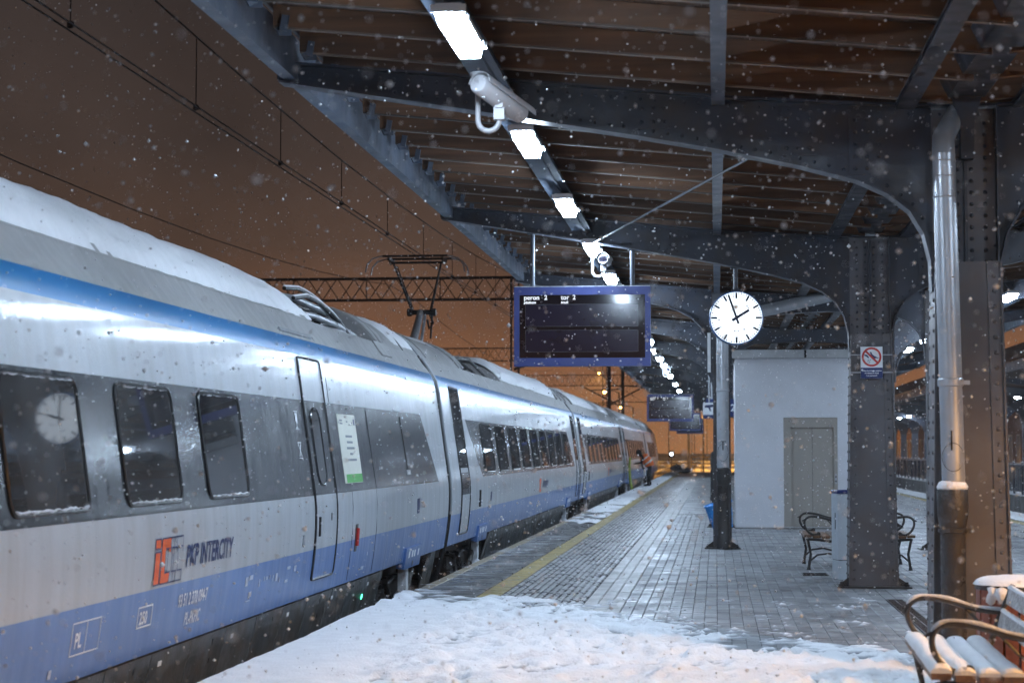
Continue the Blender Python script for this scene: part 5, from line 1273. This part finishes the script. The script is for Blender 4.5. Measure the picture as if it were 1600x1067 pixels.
cantilever(-8.25, 78.6, 8.2, 1, 'bracket reaching over the train from the nearest lattice portal', False)
cantilever(-7.7, 140, 8.6, 1, 'mast with bracket beyond the far end of the train')
cantilever(-7.1, 148, 8.8, -1, 'mast with bracket reaching away from the train')
cantilever(-2.4, 172, 8.0, -1, 'mast at the platform end reaching toward the track')
cantilever(-10.4, 190, 8.0, -1, 'distant mast near the orange street lamps')

# =================================================================== FAR LAMPS AND PLATFORM END
def street_lamp(x, y, h, label, power=0, z0=-1.05, arm=.9):
    t = empty('street_lamp', (x, y, z0), 0, label, 'street lamp', 'sodium street lamps')
    b = MB(); b.tube([(0, 0, 0), (0, 0, h*.6), (0, 0, h)], [.10, .08, .06], 10); b.build('post', gal, t, smooth=40)
    b = MB(); b.tube([(0, 0, h-.05), (-arm*.4, 0, h+.12), (-arm, 0, h+.15)], .035, 8); b.build('arm', gal, t, smooth=40)
    b = MB(); b.prism([(-arm-.5, .10), (-arm+.05, .10), (-arm, .24), (-arm-.4, .22)], lambda a, z: (a, -.15, h+z), lambda a, z: (a, .15, h+z)); b.build('head', gal, t)
    b = MB(); b.lathe([(.02, h-.06), (.10, h-.03), (.15, h+.05), (.15, h+.098)], 16, (-arm-.25, 0, 0)); b.build('lit_glass', sodm, t, smooth=40)
    if power:
        l = bpy.data.lights.new('sodium_light', 'SPOT'); l.energy = power; l.color = SODIUM_C; l.shadow_soft_size = .12; l.spot_size = R(158); l.spot_blend = .25
        o = bpy.data.objects.new('sodium_light', l); COL.objects.link(o); o.parent = t; o.location = (-arm-.25, 0, h-.25)
    return t
street_lamp(6.9, 8.6, 4.1, 'tall sodium lamp beside the open end of the canopy', 2000, 0, .6)
t = empty('lamp_mast', (1.2, -4.5, 0), 0, 'twin white lamp mast on the open platform behind the viewer', 'lamp')
b = MB(); b.tube([(0, 0, 0), (0, 0, 5.6)], [.09, .06], 12); b.build('post', hang, t, smooth=40)
b = MB(); b.tube([(-1.3, 0, 5.5), (0, 0, 5.62), (1.3, 0, 5.5)], .04, 8); b.build('arm', hang, t, smooth=40)
for sx in (-1.5, 1.5):
    b = MB(); b.box(sx-.35, sx+.35, -.15, .15, 5.48, 5.55); b.build('head', hang, t)
    b = MB(); b.box(sx-.33, sx+.33, -.13, .13, 5.47, 5.479); b.build('diffuser', emit('mast_diffuser', LAMP_C, 40), t)
    l = bpy.data.lights.new('mast_light', 'AREA'); l.shape = 'RECTANGLE'; l.size = .6; l.size_y = .24; l.energy = 200; l.color = LAMP_C
    o = bpy.data.objects.new('mast_light', l); COL.objects.link(o); o.parent = t; o.location = (sx, .05, 5.44); o.rotation_euler = (R(38), 0, 0)
street_lamp(-7.6, 152, 7.2, 'round orange street lamp glowing above the train roof', 900)
street_lamp(-7.6, 178, 6.6, 'smaller orange street lamp lower behind the train roof', 900)
street_lamp(3.6, 165, 7.5, 'tall yellow lamp beyond the platform end', 6000)
street_lamp(-1.2, 186, 6.5, 'yellow lamp over the snowy ground past the platform end', 5000)
for (x, y, h, lab) in ((-13, 235, 12, 'first tall lamp added to light the distant tracks'), (6, 260, 12, 'second tall lamp added to light the distant snow'), (-8, 330, 13, 'third tall lamp added to light the ground far down the line'), (14, 350, 13, 'fourth tall lamp added to light the ground far down the line'), (-2, 440, 14, 'last tall lamp added to light the ground near the horizon')):
    street_lamp(x, y, h, lab, 20000)  # added lamps turn the far ground orange in place of glowing haze
t = empty('end_railing', (-2.0, ENDY+16, -1.05), 0, 'yellow-lit railing beyond the platform end', 'railing')
yr = mat('yellow_railing', (.55, .38, .06), .5)
for i in range(9):
    b = MB(); b.tube([(i*.8, 0, 0), (i*.8, 0, 2.1)], .035, 6); b.build('post', yr, t)
for z in (1.5, 2.1):
    b = MB(); b.tube([(0, 0, z), (6.4, 0, z)], .035, 6); b.build('rail', yr, t)
sn = MB(); sn.box(-60, 60, ENDY+14.2, 700, -1.049, -1.02); tag(sn.build('end_ground', snowm), 'snowy ground past the platform end', None, None, 'structure')
t = empty('signal', (-4.0, 175, -1.05), 0, 'small white track signal light beyond the sacks', 'signal')
b = MB(); b.tube([(0, 0, 0), (0, 0, 2.0)], .06, 8); b.build('post', gal, t)
b = MB(); b.box(-.25, .25, -.1, .1, 2.0, 2.6); b.build('head', black, t)
b = MB(); b.lathe([(.14, -.12), (.13, -.13)], 14, (0, 0, 2.3), 'y'); b.build('lens', emit('signal_white', (.8, .9, 1), 12), t)
# sacks lying on the platform near its end
def sack(loc, s, seed, rz, label):
    t = empty('sack', loc, rz, label, 'sack', 'dark sacks on the platform end')
    th = np.linspace(0, 2*math.pi, 26); ph = np.linspace(-.45*math.pi, .5*math.pi, 14); TH, PH = np.meshgrid(th, ph, indexing='ij')
    rr = 1+.35*(fbm(np.cos(TH)*2+4+seed, np.sin(TH)*2+PH*1.5+4, 3, seed)-.45)
    P = np.stack([np.cos(TH)*np.cos(PH)*rr*s[0], np.sin(TH)*np.cos(PH)*rr*s[1], np.maximum(.004, s[2]*.5+np.sin(PH)*rr*s[2]*.6)], -1); P[-1] = P[0]
    inst('bag', grid_mesh('bag', P, mat('sack_plastic_%d' % seed, (.10, .10, .11), .4, 0, .4, 5)), t)
    b = MB(); b.tube([(0, 0, s[2]*.95), (.03, 0, s[2]*1.2)], [.05, .12], 8); b.build('neck', darkcloth, t)
sack((-2.75, 136.5, 0), (.44, .36, .52), 3, 0, 'large dark sack lying by the platform edge')
sack((-2.15, 136.0, 0), (.42, .32, .36), 8, .6, 'flatter dark sack beside the larger one')

# =================================================================== WORKER
def worker():
    t = empty('person', (-3.02, 85.0, 0), 0, 'worker in orange vest and dark clothes bending toward the train', 'person')
    # bent forward toward the train (-X): feet at x .05, pelvis back (+x), head forward
    J = {'pel': (.12, 0, .92, .155), 'sp1': (.02, 0, 1.10, .165), 'sp2': (-.13, 0, 1.28, .175), 'nk': (-.25, 0, 1.38, .075), 'hd0': (-.31, -.0, 1.43, .085), 'hd1': (-.38, 0, 1.47, .115), 'hd2': (-.43, 0, 1.46, .09)}
    edges = [('pel', 'sp1'), ('sp1', 'sp2'), ('sp2', 'nk'), ('nk', 'hd0'), ('hd0', 'hd1'), ('hd1', 'hd2')]
    for s, nm in ((-1, 'l'), (1, 'r')):
        J[nm+'hip'] = (.12, s*.10, .86, .105); J[nm+'kn'] = (.06-.03*s, s*.13, .48, .072); J[nm+'an'] = (.10+.06*s, s*.14, .09, .05); J[nm+'ft'] = (-.10+.06*s, s*.15, .045, .045)
        J[nm+'sh'] = (-.16, s*.19, 1.30, .07); J[nm+'el'] = (-.24, s*.25, 1.05, .052); J[nm+'wr'] = (-.44 if s < 0 else -.20, s*.22, 1.02 if s < 0 else .86, .038)
        edges += [('pel', nm+'hip'), (nm+'hip', nm+'kn'), (nm+'kn', nm+'an'), (nm+'an', nm+'ft'), ('sp2', nm+'sh'), (nm+'sh', nm+'el'), (nm+'el', nm+'wr')]
        w0 = Vector(J[nm+'wr'][:3]); d = (w0-Vector(J[nm+'el'][:3])).normalized()
        p = w0+d*.07; J[nm+'pm'] = (*p, .036); edges.append((nm+'wr', nm+'pm'))
        for q in range(4):
            f = p+d*.05+Vector((0, (q-1.5)*.02, -.005)); f2 = f+d*.035+Vector((0, 0, -.02)); J[nm+'f%d' % q] = (*f, .011); J[nm+'g%d' % q] = (*f2, .009); edges += [(nm+'pm', nm+'f%d' % q), (nm+'f%d' % q, nm+'g%d' % q)]
        f = p+Vector((0, -s*.05, .01)); J[nm+'th'] = (*f, .012); edges.append((nm+'pm', nm+'th'))
    ks = list(J); me = bpy.data.meshes.new('body'); me.from_pydata([J[k][:3] for k in ks], [(ks.index(a), ks.index(b)) for a, b in edges], [])
    o = inst('body', me, t); mo = o.modifiers.new('skin', 'SKIN')
    for i, k in enumerate(ks): me.skin_vertices[0].data[i].radius = (J[k][3],)*2; me.skin_vertices[0].data[i].use_root = (k == 'pel')
    o.modifiers.new('sub', 'SUBSURF').levels = 1
    dg = bpy.context.evaluated_depsgraph_get(); ev = o.evaluated_get(dg); m2 = bpy.data.meshes.new_from_object(ev)
    bpy.data.objects.remove(o); bpy.data.meshes.remove(me)
    m2.name = 'body'; m2.materials.clear(); m2.materials.append(darkcloth); m2.materials.append(skin)
    for p in m2.polygons:
        c = p.center
        if (c.x < -.36 and c.z > 1.36 and c.z < 1.47) or (abs(c.y) > .15 and c.x < -.22 and .80 < c.z < .88): p.material_index = 1
        p.use_smooth = True
    inst('body', m2, t)
    # vest: shell around the torso
    pts = [((.12, 0, .90), .20), ((.10, 0, 1.0), .205), ((.0, 0, 1.13), .215), ((-.08, 0, 1.22), .225), ((-.15, 0, 1.30), .215), ((-.20, 0, 1.35), .14)]
    b = MB(); b.tube([p for p, r in pts], [r for p, r in pts], 18, False, False); b.v = [(v[0], v[1]*1.08, v[2]) for v in b.v]; vest = b.build('vest', hivis, t, smooth=True)
    for a, c in ((.25, .33), (.58, .66)):
        def at(q): 
            i = q*(len(pts)-1); k = int(i); f = i-k; A, B = pts[k], pts[min(k+1, len(pts)-1)]; return Vector(A[0]).lerp(Vector(B[0]), f), A[1]+(B[1]-A[1])*f
        p0, r0 = at(a); p1, r1 = at(c); b = MB(); b.tube([p0, p1], [r0+.006, r1+.006], 18, False, False); b.v = [(v[0], v[1]*1.08, v[2]) for v in b.v]; b.build('reflective_band', reflective, vest, smooth=True)
    b = MB(); b.lathe([(.10, -.10), (.135, -.03), (.14, .03), (.11, .10), (.04, .135), (.01, .14)], 14, (-.365, 0, 1.495)); b.build('hood', darkcloth, t, smooth=True)
worker()
t = empty('cleaning_rod', (-3.52, 85.0, .0), 0, 'thin rod held by the worker against the train side', 'rod')
b = MB(); b.tube([(-.08, -.2, 1.0), (.02, -.2, 1.0)], .02, 6); b.build('tip', greyink, t); b = MB(); b.tube([(.02, -.2, 1.0), (.30, -.2, .99)], .012, 6); b.build('shaft', galv, t)
t = empty('spray_bottle', (-3.12, 84.72, .62), 0, 'white bottle carried by the worker beside the thigh', 'bottle')
b = MB(); b.lathe([(.05, -.15), (.055, -.13), (.055, .08), (.02, .13), (.02, .17)], 12); b.build('bottle_body', whitepl, t, smooth=40); b = MB(); b.box(-.05, .02, -.015, .015, .17, .21); b.build('trigger', darkcloth, t)
t = empty('hose', (-3.62, 80.2, 0), 0, 'yellow-green hose hanging at the joint between train cars', 'hose')
b = MB(); b.tube([(.12, 0, -.06), (.05, .05, .4), (.03, .0, .8), (.06, -.05, 1.3)], .045, 8); b.build('pipe', mat('hose_green', (.28, .36, .05), .5), t, smooth=40)
b = MB(); b.tube([(.16, .2, -.06), (.06, .25, .5), (.04, .2, 1.0)], .035, 8); b.build('pipe', MATS['hose_green'], t, smooth=40)

# =================================================================== OPPOSITE PLATFORM
op = MB(); op.box(11.0, 19.5, 10, 330, -1.05, -.06); op_o = tag(op.build('opposite_platform', conc), 'concrete platform across the right track', None, None, 'structure')
b = MB(); b.box(11.0, 19.4, 10, 330, -.0595, -.03); b.build('platform_snow', snowm, op_o)
t = empty('platform_fence', (11.15, 20, -.03), 0, 'grey slatted fence on the edge of the opposite platform', 'fence')
pst = MB(); pst.box(-.035, .035, -.035, .035, 0, 1.16); pst_m = pst.mesh('post', steelb); pic = MB(); pic.box(-.012, .012, -.03, .03, .12, 1.04); pic_m = pic.mesh('picket', glassp)
capm = MB(); capm.lathe([(.05, 1.161), (.055, 1.19), (.02, 1.22)], 8); cap_m = capm.mesh('snow_cap', snowm)
for i in range(75):
    inst('post', pst_m, t, (0, i*2.0, 0)); inst('snow_cap', cap_m, t, (0, i*2.0, 0))
    if i < 74:
        for j in range(1, 4 if i > 10 else 1): inst('picket', pic_m, t, (0, i*2.0+j*.5, 0))
for z in (.1, 1.05):
    b = MB(); b.box(-.02, .02, 0, 148, z, z+.05); b.build('rail', steelb, t)
b = MB(); b.box(.03, .04, 0, 148, .15, 1.04); b.build('mesh_panel', glassp, t)
b = MB(); b.box(-.03, .03, 0, 148, 1.1005, 1.125); b.build('rail_snow', snowm, t)
t = empty('opposite_canopy', (15.3, 30, 0), 0, 'dark canopy with curved frames over the opposite platform', 'canopy')
for sg in (-1, 1):
    b = MB(); b.prism([(0, 4.25), (sg*4.6, 4.62), (sg*4.6, 4.72), (0, 4.35)], lambda a, z: (a, 0, z), lambda a, z: (a, 180, z)); b.build('roof_slope', board, t)
    b = MB(); b.box(min(sg*4.6, sg*4.68), max(sg*4.6, sg*4.68), 0, 180, 4.45, 4.78); b.build('edge_beam', steelb, t)
b = MB(); 
fr = MB()
arc = [(-4.5, 4.45), (-3, 4.2), (-1.6, 3.95), (-.8, 3.7), (-.4, 3.35), (-.25, 2.9)]
for sg in (-1, 1):
    q = [(sg*a, z) for a, z in arc]+[(sg*.2, 2.9), (sg*.2, 4.24), (sg*4.5, 4.6)]
    fr.prism(q, lambda a, z: (a, -.1, z), lambda a, z: (a, .1, z))
fr_m = fr.mesh('girder', steel); cm_ = MB(); cm_.box(-.24, .24, -.18, .18, -.03, 2.9); cm_m = cm_.mesh('column', steelb)
for i in range(20): inst('girder', fr_m, t, (0, 4+i*9, 0)); inst('column', cm_m, t, (0, 4+i*9, 0))
for i in range(17):
    o = copy_tree(proto); o.location = (13.9, 62+7.2*i, 4.02); o['label'] = '%s white lamp in the row over the opposite platform' % ordw[i]; o['group'] = 'lamps of the opposite platform'
# station building behind
t = empty('station_building', (24, 40, -1.05), 0, 'long dark brick station building with warm lit windows', 'building')
brick = mat('dark_brick', (.16, .09, .06), .85, 0, .3, 4, bump=.3, bscale=12)
b = MB(); b.box(0, 12, -60, 420, 0, 9.5); b.build('wall', brick, t)  # wall lengthened both ways to block the horizon glow
b = MB(); b.box(-.4, 12.4, -60.3, 420.3, 9.5, 9.9); b.build('cornice', conc, t)
b = MB(); b.prism([(-.3, 9.9), (6, 13.2), (12.3, 9.9)], lambda a, z: (a, -60, z), lambda a, z: (a, 420, z)); b.build('roof', steel, t)
warm = emit('warm_window', (1, .62, .25), 1.3); dim = mat('dark_window', (.02, .022, .03), .1)
wm = MB(); wm.box(-.03, .05, -.6, .6, 0, 2.2); wa = wm.mesh('window', warm); wd_ = wm.mesh('window', dim); fm = MB()
for (a, c, d, e) in ((-.68, -.6, -.1, 2.3), (.6, .68, -.1, 2.3), (-.6, .6, 2.2, 2.3), (-.6, .6, -.1, 0), (-.03, .03, 0, 2.2)): fm.box(-.08, .06, a, c, d, e)
fm_m = fm.mesh('frame', whitepl)
for i in range(90):
    for z in (1.6, 5.6):
        o = inst('window', wa if (i*7+int(z)) % 11 < 3 else wd_, t, (-.02, 3+i*4.05, z)); inst('frame', fm_m, o)
street_lamp(20.5, 150, 5.0, 'warm lamp in front of the station building', 500)
street_lamp(20.8, 96, 5.4, 'warm lamp near the brick building, closer than the other', 500)

# =================================================================== FALLING SNOW
def snowfall():
    n = 90000
    r3 = np.random.default_rng(11)
    yy = 2.5+(r3.random(n)**.75)*43
    p = np.stack([r3.uniform(-.36, .26, n)*(yy+6)-.5, yy, r3.uniform(-.5, 13, n)], 1)
    p = p[(p[:, 2] > .0) & (p[:, 0] > -18) & (p[:, 0] < 7)]
    # keep clear of solid things: train body, canopy roof, lens
    m_ = 8000; y2 = r3.uniform(2.6, 12, m_); p = np.concatenate([p, np.stack([r3.uniform(-.36, .26, m_)*(y2+3)-.3, y2, r3.uniform(.2, 4.3, m_)], 1)])
    p = p[~((p[:, 2] > 4.5) & (p[:, 0] < -3.2) & (r3.random(len(p)) < .93))]
    intrain = (p[:, 0] < -3.7) & (p[:, 0] > -6.6) & (p[:, 2] < 3.5)
    inroof = (p[:, 1] > 9.3) & (p[:, 0] > -3.3) & (p[:, 2] > 4.0)
    p = p[~(intrain | inroof)]
    # fewer flakes deep under the roof
    deep = (p[:, 1] > 12) & (p[:, 0] > -3.2) & (r3.random(len(p)) < .35)
    p = p[~deep]
    rad = (r3.gamma(2.2, .0014, len(p))+.0017)*np.interp(p[:, 1], [2, 8, 20, 45], [.6, .9, 1.25, 1.9])
    oc = np.array([(1, 0, 0), (-1, 0, 0), (0, 1, 0), (0, -1, 0), (0, 0, 1), (0, 0, -1)], float)
    fc = np.array([(0, 2, 4), (2, 1, 4), (1, 3, 4), (3, 0, 4), (2, 0, 5), (1, 2, 5), (3, 1, 5), (0, 3, 5)])
    st = r3.uniform(.7, 1.3, (len(p), 1, 3))
    V = (p[:, None, :]+oc[None]*rad[:, None, None]*st).reshape(-1, 3)
    F = (fc[None]+(np.arange(len(p))*6)[:, None, None]).reshape(-1, 3)
    me = bpy.data.meshes.new('snowfall'); me.from_pydata(V.tolist(), [], F.tolist()); me.materials.append(flakem)
    me.polygons.foreach_set('use_smooth', [True]*len(me.polygons)); me.update()
    tag(inst('snowfall', me), 'snowflakes falling through the lamp light', 'snow', None, 'stuff')
snowfall()

# =================================================================== SNOWY AIR
hz = MB(); hz.box(-640, 640, -230, 1540, -2.4, 26)
hzm = bpy.data.materials.new('snowy_air'); hzm.use_nodes = True; _n = hzm.node_tree.nodes; _n.clear()
_o = _n.new('ShaderNodeOutputMaterial'); _v = _n.new('ShaderNodeVolumePrincipled'); _v.inputs['Density'].default_value = .0006; _v.inputs['Color'].default_value = (.9, .9, .92, 1)
hzm.node_tree.links.new(_v.outputs[0], _o.inputs['Volume'])
tag(hz.build('haze', hzm), 'thin snowy haze filling the night air', 'haze', None, 'stuff')
